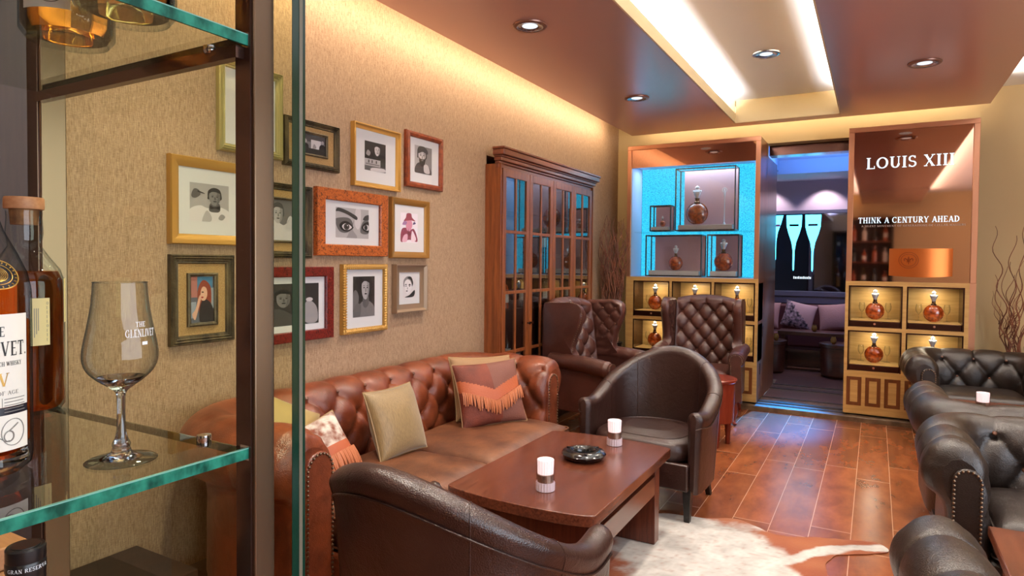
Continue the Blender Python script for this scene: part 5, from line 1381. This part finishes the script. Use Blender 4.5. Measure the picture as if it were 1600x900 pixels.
# ------------------------------------------------------------------ curly twigs
def twigs(label, x, y, n, h0, h1, spread, seed, lean=(0, 0)):
    t = thing('curly_willow_branches', label, 'branches', (x, y, 0)); rnd = random.Random(seed)
    MB().lathe([(.10, 0), (.13, .04), (.14, .25), (.11, .45), (.09, .55), (.10, .58)], 28).build('floor_vase', M['black_wood'], t)
    for k in range(n):
        a = rnd.uniform(0, 2*pi); h = rnd.uniform(h0, h1); sp = spread*rnd.uniform(.3, 1)
        ph = rnd.uniform(0, 6); f = rnd.uniform(14, 22); am = rnd.uniform(.012, .028)
        pts = []; rs = []
        m_ = int(h/.035)
        for i in range(m_+1):
            v = i/m_; z = .3+h*v
            r = .03+sp*v**1.3
            w = am*sin(z*f+ph)*min(1, v*3); w2 = am*cos(z*f*.8+ph*2)*min(1, v*3)
            pts.append((r*cos(a)+w+lean[0]*v, r*sin(a)*.6+w2+lean[1]*v, z)); rs.append(.0072*(1-.72*v))
        b = MB(); b.tube(pts, rs, 6)
        for q in range(2):
            i0 = int(m_*rnd.uniform(.35, .7)); s = rnd.choice((-1, 1)); p0 = Vector(pts[i0]); L2 = rnd.uniform(.12, .3)
            b.tube([p0+Vector((s*.25*L2*u+am*.6*sin(u*9+ph), am*.5*cos(u*8), L2*u)) for u in [i/8 for i in range(9)]], [.0036*(1-.7*i/8) for i in range(9)], 5)
        b.build('branch', M['twig'], t)
twigs('bundle of thin curly brown twigs in the corner beside the bookcase', -2.36, 6.34, 52, 1.15, 1.62, .14, 3, (0, 0))
twigs('loose curly willow branches against the beige wall right of the copper sign', 1.02, 6.80, 12, .9, 1.62, .30, 5, (.03, -.02))

# ------------------------------------------------------------------ the lounge beyond the doorway
def lounge():
    Y2 = 9.8
    S = lambda n, m, *b: struct(B(n, m, b))
    S('floor.002', M['lounge_floor'], -3.2, 1.8, 8.1, 10.0, -.1, .049)
    f = MB(); f.box(-3.2, -.98, 7.9, 8.1, -.1, .049); f.box(-.225, 1.8, 7.9, 8.1, -.1, .049); 
    S('wall_lounge', M['blue_wall'], -3.2, 1.8, Y2+.05, Y2+.15, 0, 2.75)
    S('wall_lounge_left', M['blue_wall'], -3.2, -3.1, 7.2, Y2+.05, 0, 2.75)
    S('wall_lounge_right', M['blue_wall'], 1.7, 1.8, 7.2, Y2+.05, 0, 2.75)
    S('ceiling.002', M['blue_ceil'], -3.2, 1.8, 7.34, Y2+.05, 2.74, 2.80)
    b = MB(); b.box(-3.1, 1.7, 9.0, Y2+.05, 2.56, 2.74); b.box(-3.1, -1.12, 7.4, 9.0, 2.60, 2.74)
    struct(b.build('ceiling.003', M['blue_ceil'], smooth=False))
    b = MB(); b.box(-3.1, 1.7, Y2-.02, Y2+.05, 2.10, 2.15); b.box(-3.1, 1.7, Y2-.05, Y2+.05, .96, 1.03); b.box(-3.1, 1.7, Y2-.03, Y2+.05, .86, .96)
    struct(b.build('trim_5', M['lounge_trim'], bevel=.004))
    t = thing('smoked_mirror', 'wide dark smoked mirror with glowing blue bottle signs, beyond the doorway', 'mirror', (0, 0, 0))
    B('mirror_pane', M['lounge_dark'], (-3.1, 1.7, Y2, Y2+.02, 1.03, 2.10), t)
    def wpos(px): return -1.02+(px-1240)*.0101      # position along the mirror
    for k, (cx, tip) in enumerate(((-1.245, 1.45), (-1.005, 1.31), (-.765, 1.30))):
        zt = 2.085
        pr_ = [(.0, tip), (.009, tip+.02), (.012, tip+.28), (.03, tip+.40), (.07, tip+.52), (.095, tip+.62), (.10, zt), (.0, zt)]
        pr_ = [(a, min(z, zt)) for a, z in pr_]
        out = [(cx+a, z) for a, z in pr_]+[(cx-a, z) for a, z in reversed(pr_[1:-1])]
        s = MB().prism(out, Y2-.006, Y2-.001).build('bottle_sign', M['neon'], t, smooth=False)
        B('sign_label', M['lounge_dark'] if k else M['neon_pink'], (cx-.06, cx+.06, Y2-.009, Y2-.006, 1.93, 1.96), s)
    b = MB()      # a line too small to read in the photograph: short white strokes only
    for i in range(11): b.box(-1.0+.021*i, -1.0+.021*i+.012, Y2-.004, Y2-.001, 1.20, 1.20+(.028 if i % 3 else .034))
    b.build('small_sign_line', M['white_letter'], t, smooth=False)
    t = thing('banquette', 'long burgundy banquette under the smoked mirror in the next room', 'bench', (-.7, 9.55, .05))
    B('seat', M['burgundy'], (-2.3, 2.3, -.25, .12, .25, .44), t, .03); B('backrest', M['burgundy'], (-2.3, 2.3, .12, .20, .3, .80), t, .03); B('base', M['lounge_wood'], (-2.3, 2.3, -.2, .15, 0, .25), t)
    for i, (x, m_, l, rt) in enumerate([(-1.33, 'pillow_rose', 'rose pillow at the far left of the banquette in the next room', 3), (-.89, 'pillow_stripe', 'pillow split between dark print and rose stripes on the banquette', 12), (-.45, 'pillow_rose', 'plain dusty-rose pillow on the right of the banquette', -6)]):
        tp = thing('lounge_pillow', l, 'pillow', (x, 9.49, .71), rot=(radians(-18), radians(rt), 0), group='pillows on the banquette')
        sh = pillow_pts(.40, .36, .14, 2, 2, .42, .06, 16); T = Matrix.Rotation(radians(90), 4, 'X')
        F = sh(1); n = 16; vs = [p for row in F for p in row]; b = MB(); g = {0: [], 1: []}
        for a in range(n):
            for c in range(n):
                ff = (a*(n+1)+c, (a+1)*(n+1)+c, (a+1)*(n+1)+c+1, a*(n+1)+c+1); mid = (F[a][c]+F[a+1][c+1])/2
                g[1 if (i == 1 and mid.x+mid.y < .02) else 0].append(ff)
        for k in g:
            if g[k]: b.add(vs, g[k], T, k)
        b.build('front_cover', [M[m_], M['pillow_print']], tp, recalc=False); b = MB(); b.grid(sh(-1), T=T); b.build('back_cover', M[m_], tp)
    t = thing('lounge_table', 'long dark low table before the banquette in the next room', 'table', (-.66, 9.05, .05))
    B('tabletop', M['lounge_wood'], (-.42, .6, -.17, .17, .45, .5), t, .004); B('lower_shelf', M['lounge_wood'], (-.4, .55, -.14, .14, .24, .27), t)
    for x in (-.36, .5): B('leg', M['lounge_wood'], (x-.03, x+.03, -.14, .14, 0, .45), t)
    for x, l in ((-1.17, 'dark drum table on the left in the next room, behind the doorway edge'), (-.36, 'dark drum table on the right in the next room, behind the doorway edge')):
        t = thing('drum_table', l, 'table', (x, 8.68, .05)); MB().lathe([(.17, 0), (.20, .03), (.21, .28), (.20, .36)], 32).build('drum', M['lounge_wood'], t)
        MB().lathe([(.21, .36), (.225, .365), (.225, .40), (.21, .405)], 32).build('tabletop', M['lounge_wood'], t)
    for x, y, z, l in ((-1.06, 8.58, .457, 'small amber votive on the left drum table in the next room'), (-.42, 8.56, .457, 'small amber votive on the right drum table in the next room'), (-.66, 8.98, .552, 'small amber votive on the long table before the banquette')):
        t = thing('votive_holder', l, 'candle', (x, y, z)); MB().lathe([(.016, 0), (.03, .02), (.034, .05), (.022, .08), (.024, .085), (.019, .085), (.017, .05), (.001, .01)], 20, cap=False).build('cup', M['votive'], t)
lounge()

# ------------------------------------------------------------------ foreground glass shelf unit with whisky bottles
SZ = 1.209; UZ = 1.624; SX = -.55; SY = .437
def shelf_unit():
    t = thing('glass_shelf_cabinet', 'glass shelf cabinet with bronze posts and green glass edges filling the left foreground', 'display shelf', (-.75, .3, 0))
    off = Matrix.Translation((.75, -.3, 0))
    BB = lambda n, m, b, p=None, bv=0: B(n, m, b, p or t, bv, off)
    for z, nm in ((SZ, 'lower'), (UZ, 'upper'), (.82, 'bottom')):
        th = .011
        # the sheet: clear faces, green edges
        sh = BB('glass_shelf', M['shelf_pane'], (-.945, SX-.0025, -.05, SY-.002, z-th, z))
        BB('front_edge', M['glass_edge'], (SX-.0025, SX, -.05, SY, z-th, z), sh)
        BB('back_edge', M['glass_edge_dark'], (-.945, SX-.0025, SY-.002, SY, z-th+.002, z-.001), sh)
        BB('arris', M['glass_edge_hi'], (SX-.0026, SX+.0003, -.05, SY, z-.0008, z+.0002), sh)
        BB('shelf_clip', M['chrome'], (SX-.012, SX+.001, SY-.001, SY+.003, z-th-.002, z+.002), sh)
    # shelf support bar and studs
    BB('support_bar', M['post_dark'], (-.945, SX-.006, SY-.010, SY+.0, UZ-.024, UZ-.0115))
    for z, x in ((SZ, -.613), (UZ-.012, -.60)):
        MB().lathe([(.0001, .006), (.007, .005), (.0075, 0), (.006, -.003)], 20, off @ Matrix.Translation((x, SY-.006, z+.001))).build('support_stud', M['chrome'], t)
    def post(x0, x1, y0, y1):
        b = MB(); b.box(x0, x1, y0, y1, 0, 2.25, off); p = b.build('post', M['post'], t, bevel=.0015)
        BB('post_channel', M['post_dark'], (x0+.002, x1-.004, y0-.002, y0, 0, 2.25), p)
    post(-.571, -.543, .4385, .463); post(-.990, -.958, .4385, .470)
    post(-.571, -.543, -.09, -.065); post(-.990, -.958, -.09, -.065)
    g = BB('end_pane', M['green_pane'], (-1.02, -.5275, .472, .481, 0, 2.3)); BB('pane_edge', M['glass_edge_dark'], (-.5275, -.527, .472, .481, 0, 2.3), g)
    BB('glass_seal', M['seal'], (-.529, -.5265, .481, .4855, 0, 2.3), g)
    g2 = BB('outer_strip', M['glass_edge_dark'], (-.531, -.527, .4855, .4895, 0, 2.3), g)
    BB('base_plinth', M['black_wood'], (-1.0, -.54, -.09, .46, 0, .08))
    return t
shelf_unit()

def bottle(name, label, x, y, z, rot=0, group=None):
    return thing(name, label, 'bottle', (x, y, z), rot, group)
def arc_label(b, r, a0, a1, z0, z1, mi=0, n=20):
    P = []
    for i in range(n+1):
        a = a0+(a1-a0)*i/n; P.append([Vector((r*cos(a), r*sin(a), z0)), Vector((r*cos(a), r*sin(a), z1))])
    b.grid(P, mi=mi)
# direction towards the camera, used to turn each bottle's label side the way the photo shows it
def face_ang(x, y): return math.atan2(-y, -x)

def corked():
    x, y = -.915, .400; r = .0405
    t = bottle('whisky_bottle', 'dark amber whisky bottle with wooden stopper behind the white-labelled bottle', x, y, SZ)
    MB().lathe([(.0001, .004), (r*.86, 0), (r, .008), (r, .150), (r*.985, .163), (r*.9, .176), (r*.62, .192), (.0170, .205), (.0195, .222), (.0182, .240), (.0188, .248)], 48, cap=False).build('glass_body', M['bottle_glass'], t, ang=60)
    MB().lathe([(.0001, .007), (r*.85, .005), (r*.955, .012), (r*.955, .150), (r*.93, .163), (r*.83, .174), (.0001, .174)], 48, cap=False).build('whisky', M['whisky'], t, ang=50)
    MB().lathe([(.0202, .250), (.0208, .252), (.0208, .262), (.0200, .2645), (.0001, .2645)], 36).build('stopper', M['cork_wood'], t)
    MB().lathe([(.0001, .231), (.0140, .231), (.0155, .25), (.0001, .25)], 28).build('cork', M['cork'], t)
    fa = face_ang(x, y)
    b = MB(); arc_label(b, r*1.012, fa+.12, fa+.62, .085, .142); lb = b.build('side_label', M['label_y'], t)
    b = MB(); arc_label(b, r*1.012, fa+1.25, fa+1.75, .11, .165); b.build('tax_strip', M['label_y'], t)
    b = MB()
    for k in range(9): text_on_cyl(b, 'I1I0I'[k % 5], .0035, r*1.016, fa+.52, .09+.0055*k)
    for k in range(3): arc_label(b, r*1.016, fa+.2+.05*k, fa+.22+.05*k, .095+.004*k, .13)
    b.build('label_print', M['ink_grey'], lb)
corked()

def white_label():
    x, y = -.690, .262; r = .0415
    t = bottle('whisky_bottle', 'nearest whisky bottle with white label, cut by the left edge', x, y, SZ)
    MB().lathe([(.0001, .006), (r*.8, 0), (r*.97, .006), (r, .014), (r, .150), (r*.99, .163), (r*.92, .178), (r*.74, .196), (.022, .214), (.0165, .232), (.0155, .275), (.018, .278)], 56, cap=False).build('glass_body', M['bottle_glass'], t, ang=60)
    MB().lathe([(.0001, .022), (r*.8, .018), (r*.94, .026), (r*.94, .135), (.0001, .135)], 48, cap=False).build('whisky', M['whisky'], t, ang=50)
    MB().lathe([(.0001, .008), (r*.78, .004), (r*.93, .01), (r*.90, .016), (.0001, .019)], 40, cap=False).build('thick_glass_base', M['solid_glass'], t)
    MB().lathe([(.0185, .278), (.0195, .28), (.0195, .30), (.0001, .302)], 30).build('stopper', M['black_foil'], t)
    fa = face_ang(x, y)
    # paper labels
    b = MB(); arc_label(b, r*1.012, fa-1.2, fa+1.02, .062, .142); lb = b.build('main_label', M['label'], t)
    b = MB(); arc_label(b, r*1.012, fa-1.2, fa+1.02, .024, .055); l2 = b.build('lower_label', M['label'], t)
    b = MB(); arc_label(b, r*1.012, fa-1.2, fa+1.02, .0552, .0615); b.build('label_band', M['badge'], t)
    R_ = r*1.018
    def right(s, h, z, end, w):   # text whose last letter ends at angle `end`
        return (s, h, R_, end-w/R_, z, w)
    for grp, m_, nm in (([right('THE', .0085, .123, fa+.52, .017), right('GLENLIVET.', .0125, .106, fa+1.0, .064), right('SINGLE MALT SCOTCH WHISKY', .0038, .0975, fa+.86, .055)], M['ink'], 'brand_print'),
                        ([right('XV', .0115, .080, fa+.60, .019)], M['ink_gold'], 'age_print'),
                        ([right('15 YEARS OF AGE'.replace('5', 'S'), .0034, .0725, fa+.78, .042)]+[right('THE CLASSIC SPEYSIDE', .0017, .086+.0032*k*-1+.001, fa+.98, .016) for k in range(0)], M['ink_grey'], 'small_print')):
        b = MB()
        for s, h, rr, a, z, w in grp: text_on_cyl(b, s, h, rr, a, z, width=w)
        b.build(nm, m_, lb, smooth=False)
    b = MB()
    for k in range(5): arc_label(b, R_, fa+.48, fa+.93-.03*(k % 2), .0685-.0028*k+.0, .0688-.0028*k+.0004)
    arc_label(b, R_, fa+.44, fa+.45, .056+.006, .070); b.build('text_lines', M['ink_grey'], lb)
    # engraved vignette on the lower label
    b = MB()
    def onc(u, v): a = fa+.66+u/R_; return Vector((R_*cos(a), R_*sin(a), v))
    b.tube([onc(.010*cos(q), .0395+.0115*sin(q)) for q in [2*pi*i/24 for i in range(24)]], .0004, 4, closed=True)
    b.tube([onc(-.004+.004*cos(q), .0365+.0045*sin(q)) for q in [2*pi*i/16 for i in range(16)]], .0006, 4, closed=True)
    b.tube([onc(-.026+.022*i/12, .034+.002*sin(i)) for i in range(13)], .0004, 4)
    b.tube([onc(-.004+.001*i, .041+.0007*i) for i in range(9)], .0006, 4)
    b.build('engraved_vignette', M['ink_grey'], l2)
    # oval badge on the shoulder
    b = MB(); a0 = fa+.42
    def sh(u, v, o=0.0): rr = r*(1.0-.30*max(0, (v-.165)/.03))+.0012+o; a = a0+u/r; return Vector((rr*cos(a), rr*sin(a), v))
    P = [[sh(.020*s*cos(q), .176+.013*s*sin(q)) for s in (0, .5, 1)] for q in [2*pi*i/36 for i in range(36)]]
    b.grid(P, closed_u=True); bd = b.build('oval_badge', M['badge'], t)
    b = MB()
    for s, w in ((.95, .0006), (.66, .0004)): b.tube([sh(.020*s*cos(q), .176+.013*s*sin(q), .0004) for q in [2*pi*i/40 for i in range(40)]], w, 5, closed=True)
    for i in range(22):
        q = 2*pi*i/22; b.tube([sh(.0155*cos(q), .176+.0100*sin(q), .0005), sh(.0175*cos(q), .176+.0115*sin(q), .0005)], .0005, 4)
    for i in range(5): b.tube([sh(.009*cos(q)*(1-.18*i), .176+.006*(1-.18*i)*sin(q), .0005) for q in [2*pi*k/14 for k in range(14)]], .0004, 4, closed=True)
    b.build('badge_gilding', M['ink_gold'], bd)
white_label()

def snifter():
    x, y = -.616, .347
    t = thing('whisky_glass', 'empty clear stemmed tasting glass with white lettering on the glass shelf', 'glass', (x, y, SZ+.0005))
    k = 1.0
    pr_ = [(.0001, .004), (.028, .0005), (.0288, .0015), (.025, .003), (.011, .007), (.0072, .012), (.0078, .016), (.005, .023), (.0038, .034), (.0036, .055), (.0046, .0645), (.010, .070), (.019, .0765), (.0275, .0855), (.0312, .096), (.0306, .109), (.0272, .127), (.0238, .148), (.0222, .168)]
    pts = [(p.x, p.y) for p in crom([(r, z) for r, z in pr_], 4)]
    MB().lathe(pts, 64, cap=False).build('bowl_and_stem', M['stem_glass'], t, ang=80)
    MB().lathe([(.0001, .0055), (.018, .003), (.009, .008), (.006, .016), (.0033, .03), (.0030, .06), (.0045, .0655), (.014, .0728), (.020, .0795), (.012, .0775), (.0001, .0745)], 36, cap=False).build('solid_glass_stem', M['solid_glass'], t, ang=80)
    MB().tube([(.0222*cos(a), .0222*sin(a), .168) for a in [2*pi*i/48 for i in range(48)]], .0006, 6, closed=True).build('rim', M['stem_glass'], t)
    fa = face_ang(x, y)
    b = MB()
    text_on_cyl(b, 'THE', .0048, .0276, fa+.44, .1275, width=.010); text_on_cyl(b, 'GLENLIVET', .0070, .0293, fa+.12, .1185, width=.030)
    arc_label(b, .0303, fa+.60, fa+.78, .111, .114)
    b.build('enamel_lettering', M['ink_white'], t, smooth=False)
snifter()

def upper_bottles():
    def rbot(label, x, y, r, h, liq, lv, lab=None, dark=False):
        t = bottle('whisky_bottle', label, x, y, UZ+.0005, 0)
        MB().lathe([(.0001, .010), (r*.6, .004), (r*.86, 0), (r, .008), (r, h*.62), (r*.8, h*.70), (r*.36, h*.78), (r*.34, h)], 56, cap=False).build('glass_body', M['bottle_glass'], t, ang=60)
        MB().lathe([(.0001, .014), (r*.6, .009), (r*.84, .006), (r*.955, .014), (r*.955, h*lv), (.0001, h*lv)], 48, cap=False).build('whisky', liq, t, ang=50)
        b = MB()
        for i in range(40):
            a = 2*pi*i/40; b.ball((r*.84*cos(a), r*.84*sin(a), .0012), .0012, 5)
        b.build('base_knurling', M['bottle_glass'], t)
        MB().lathe([(r*.4, h), (r*.42, h+.002), (r*.42, h+.03), (.0001, h+.03)], 24).build('cap', M['black_foil'], t)
        return t
    x, y = -.741, .366; r = .0425
    t = rbot('golden whisky bottle with pale blue-white monogram label on the upper glass shelf', x, y, r, .29, M['whisky_gold'], .6)
    fa = face_ang(x, y)
    b = MB(); arc_label(b, r*1.012, fa-1.0, fa+.05, .021, .098); lb = b.build('paper_label', M['label'], t)
    R_ = r*1.018; b = MB(); c = fa-.36
    on = lambda u, v: Vector((R_*cos(c+u/R_), R_*sin(c+u/R_), v))
    for s in (.0135, .0105): b.tube([on(s*cos(q), .040+s*sin(q)) for q in [2*pi*i/36 for i in range(36)]], .00035, 5, closed=True)
    b.build('ring_emblem', M['ink'], lb)
    b = MB()
    text_on_cyl(b, 'BB', .0085, R_, c-.0068/R_, .0395, width=.013); text_on_cyl(b, 'R', .0085, R_, c-.0035/R_, .0335, width=.007)
    text_on_cyl(b, 'BERRY BROS RUDD', .003, R_, c-.016/R_, .063, width=.034)
    b.build('monogram', M['ink'], lb, smooth=False)
    rbot('pale straw-coloured bottle standing nearest the front edge of the upper glass shelf', -.617, .355, .0425, .29, M['whisky_pale'], .6)
    rbot('golden bottle base at the top left corner of the upper glass shelf', -.668, .236, .041, .29, M['whisky_gold'], .6)
upper_bottles()

def lower_things():
    x, y = -.702, .305; z0 = .8205
    t = bottle('whisky_bottle', 'black-capped bottle under the lower glass shelf at the bottom left', x, y, z0)
    MB().lathe([(.0001, 0), (.036, .001), (.038, .01), (.038, .18), (.03, .2), (.0165, .225), (.0155, .258)], 40, cap=False).build('glass_body', M['dark_bottle'], t)
    MB().lathe([(.0160, .245), (.0160, .281), (.0165, .2825), (.0165, .290), (.0158, .2915), (.0162, .293), (.0162, .303), (.0150, .305), (.0125, .3045), (.012, .3055), (.0001, .3055)], 40).build('black_capsule', M['black_foil'], t, ang=30)
    fa = face_ang(x, y); b = MB()
    text_on_cyl(b, 'GRAN RESERVA', .0036, .01675, fa-.95, .2845, width=.036)
    R_ = .0163; on = lambda u, v: Vector((R_*cos(fa+.15+u/R_), R_*sin(fa+.15+u/R_), v))
    for pts in ([(0, .268), (0, .276)], [(-.005, .272), (0, .275), (.006, .271)], [(0, .268), (-.004, .260)], [(0, .268), (.004, .260)]): b.tube([on(*p) for p in pts], .0007, 5)
    b.ball(on(0, .278), .0014, 6); b.build('white_print', M['ink_white'], t)
    t = thing('wooden_box', 'ribbed pale wooden box corner at the bottom left, under the lower glass shelf', 'box', (-.86, .30, z0))
    b = MB()
    b.box(-.05, .035, -.06, .06, 0, .235)
    b.build('body', wood('ribbed_cedar', srgb(176, 112, 62), srgb(206, 148, 92), 'X', 1, rough=.5, coat=0), t, bevel=.002)
    B('lid', M['cork_wood'], (-.052, .037, -.062, .062, .237, .262), t, .002)
lower_things()
def side_things():
    t = thing('low_bench', 'low dark wood plinth along the wall left of the sofa, seen under the glass shelf', 'bench', (-2.37, .55, 0))
    B('bench_top', M['old_wood'], (-.19, .20, -1.0, .95, .215, .25), t, .004); B('base', M['lounge_wood'], (-.17, .17, -.98, .93, 0, .215), t)
    t = thing('tall_wood_cabinet', 'dark wooden cabinet edge at the far left behind the glass shelves', 'cabinet', (-2.37, .48, .25))
    B('body', M['old_wood'], (-.19, .19, -.6, .56, .002, 1.98), t, .004)
    B('door', M['old_wood'], (.19, .21, -.56, .50, .06, 1.90), t, .004)
side_things()
def added_back_bar():  # made-up shelf and bottles out of view, giving the copper mirror something to reflect
    t = thing('added_bar_shelf', 'made-up dark bar shelf behind the viewer, added for the copper sign mirror to reflect', 'shelf', (-.3, -3.02, 0))
    B('back_panel', M['old_wood'], (-.85, .62, -.16, -.13, 0, 2.45), t)
    for x in (-.85, .58): B('side_panel', M['old_wood'], (x, x+.04, -.13, .12, 0, 2.45), t)
    for z in (.98, 1.44, 1.90, 2.40): B('shelf_board', M['cherry_h'], (-.81, .58, -.13, .12, z, z+.03), t)
    cols = ['decanter', 'label', 'dark_bottle', 'patch_c', 'whisky_pale', 'dark_bottle', 'decanter']
    for k, z in enumerate((1.011, 1.471, 1.931)):
        for i in range(7):
            wine_bottle('made-up liquor bottle on the added bar shelf behind the viewer', (-1.03+.2*i, -3.02, z), .27+.04*((i*5+k) % 3), .045, M[cols[(i+2*k) % 7]], i % 2 == 0, 'made-up bottles on the added bar shelf').rotation_euler = (0, 0, radians(180))
added_back_bar()

# ------------------------------------------------------------------ light
def area(name, loc, size, power, col, rot=(0, 0, 0), spread=None):
    l = bpy.data.lights.new(name, 'AREA'); l.shape = 'RECTANGLE'; l.size, l.size_y = size; l.energy = power; l.color = col
    if spread: l.spread = radians(spread)
    o = bpy.data.objects.new(name, l); o.location = loc; o.rotation_euler = rot; COL.objects.link(o); return o
def spot(name, loc, power, col, ang=70, blend=.6, r=.04, to=(0, 0, -1)):
    l = bpy.data.lights.new(name, 'SPOT'); l.energy = power; l.color = col; l.spot_size = radians(ang); l.spot_blend = blend; l.shadow_soft_size = r
    o = bpy.data.objects.new(name, l); o.location = loc; o.rotation_euler = Vector(to).to_track_quat('-Z', 'Y').to_euler(); COL.objects.link(o); return o
a_, b_ = -1.21, -.30
WARM = (1, .78, .52); WW = (1, .88, .74); COOL = (.75, .86, 1)
# cove behind the soffit edge, washing the picture wall
area('cove_light_left', (-2.36, 1.75, 2.84), (.05, 9.6), 60, WARM, (0, radians(58), 0))
area('cove_light_back', (-.75, 6.74, 2.84), (3.0, .05), 9, WARM, (radians(125), 0, radians(0)))
area('cove_light_right', (.90, 2.0, 2.86), (.08, 9.0), 60, WW, (0, radians(-100), 0))
# light trough
area('trough_light_left', (a_+(-.09), 1.7, 2.812), (.05, 9.0), 300, (.97, .98, 1), (0, radians(180-25), 0))
area('trough_light_right', (b_+.09, 1.7, 2.812), (.05, 9.0), 190, (.93, .96, 1), (0, radians(180+25), 0))
for x, y, z in ((-1.752, 3.296, 2.74), (-1.734, 5.138, 2.74), (.255, 5.124, 2.74), (-.742, 5.128, 2.94), (-1.74, 1.45, 2.74), (.255, 3.29, 2.74), (.255, 1.45, 2.74), (-.742, 2.9, 2.94), (-.742, 1.0, 2.94), (1.6, 3.3, 2.94), (1.6, 5.2, 2.94), (1.6, .8, 2.94)):
    spot('downlight_beam', (x, y, z), 120, WW, 125, .9, .06)
# daylight from the window in the right-hand wall
area('window_daylight', (3.4, .8, 1.5), (2.0, 5.0), 190, COOL, (0, radians(90), 0))
# picture-wall accent beams come from the same downlight row
# niche lamps
for x0, x1, zz in [(a, b, z) for a, b in ((-2.225, -1.842), (-1.816, -1.42), (-1.394, -1.008), (-.208, .21), (.24, .655)) for z in (1.20, .798)]:
    area('niche_lamp', ((x0+x1)/2, YD+.16, zz), (.10, .06), 1.1, (1, .86, .62))
# lounge
area('lounge_blue_light', (-.4, 8.3, 2.45), (1.2, .6), 22, (.10, .35, 1), (radians(180), 0, 0))
spot('added_blue_beam', (-.62, 8.9, 2.5), 4500, (.015, .30, 1), 17, 1., .08, (-.13, -2.75, -2.5))  # added spot standing in for the blue reflection on the doorway floor and steps
for x in (-1.35, -.62, .1): spot('lounge_wall_lamp', (x, 9.60, 2.54), 24, (1, .86, .9), 95, .5, .03, (0, .32, -1))
spot('added_warm_fill', (-.7, 8.75, 2.54), 34, (1, .8, .8), 90, .6, .05)  # added warm fill against the blue wash on the banquette, no fixture there
area('blue_box_lamp', (-1.64, 6.76, 2.41), (1.1, .12), 7, (.6, .82, 1))
w = bpy.data.worlds.new('world'); SC.world = w; w.use_nodes = True
w.node_tree.nodes['Background'].inputs[0].default_value = (.75, .85, 1, 1); w.node_tree.nodes['Background'].inputs[1].default_value = .8

# ------------------------------------------------------------------ camera (calibrated: focal length 1009.7 px of 1600)
f_, yaw, pit, roll, py = 1009.70162, 0.512475103, 0.0273208424, 0.00921548455, 436.599459
fw = Vector((-sin(yaw)*cos(pit), cos(yaw)*cos(pit), -sin(pit))); r0 = Vector((cos(yaw), sin(yaw), 0)); u0 = r0.cross(fw)
rt = r0*cos(roll)+u0*sin(roll); up = -r0*sin(roll)+u0*cos(roll)
cam = bpy.data.cameras.new('camera'); co = bpy.data.objects.new('camera', cam); COL.objects.link(co)
co.matrix_world = Matrix(((rt.x, up.x, -fw.x, 0), (rt.y, up.y, -fw.y, 0), (rt.z, up.z, -fw.z, 1.4), (0, 0, 0, 1)))
cam.sensor_width = 36; cam.lens = 36*f_/1600; cam.shift_y = -(450-py)/1600; cam.clip_start = .02; cam.clip_end = 60
SC.camera = co
SC.view_settings.view_transform = 'Standard'; SC.view_settings.look = 'None'; SC.view_settings.gamma = 1; SC.view_settings.use_curve_mapping = False
SC.view_settings.exposure = 0.0
SC.cycles.max_bounces = 10; SC.cycles.transparent_max_bounces = 24; SC.cycles.diffuse_bounces = 4; SC.cycles.glossy_bounces = 5; SC.cycles.transmission_bounces = 8
SC.cycles.sample_clamp_indirect = 6; SC.cycles.use_denoising = True; SC.cycles.caustics_reflective = False; SC.cycles.caustics_refractive = False
SC.cycles.blur_glossy = .5
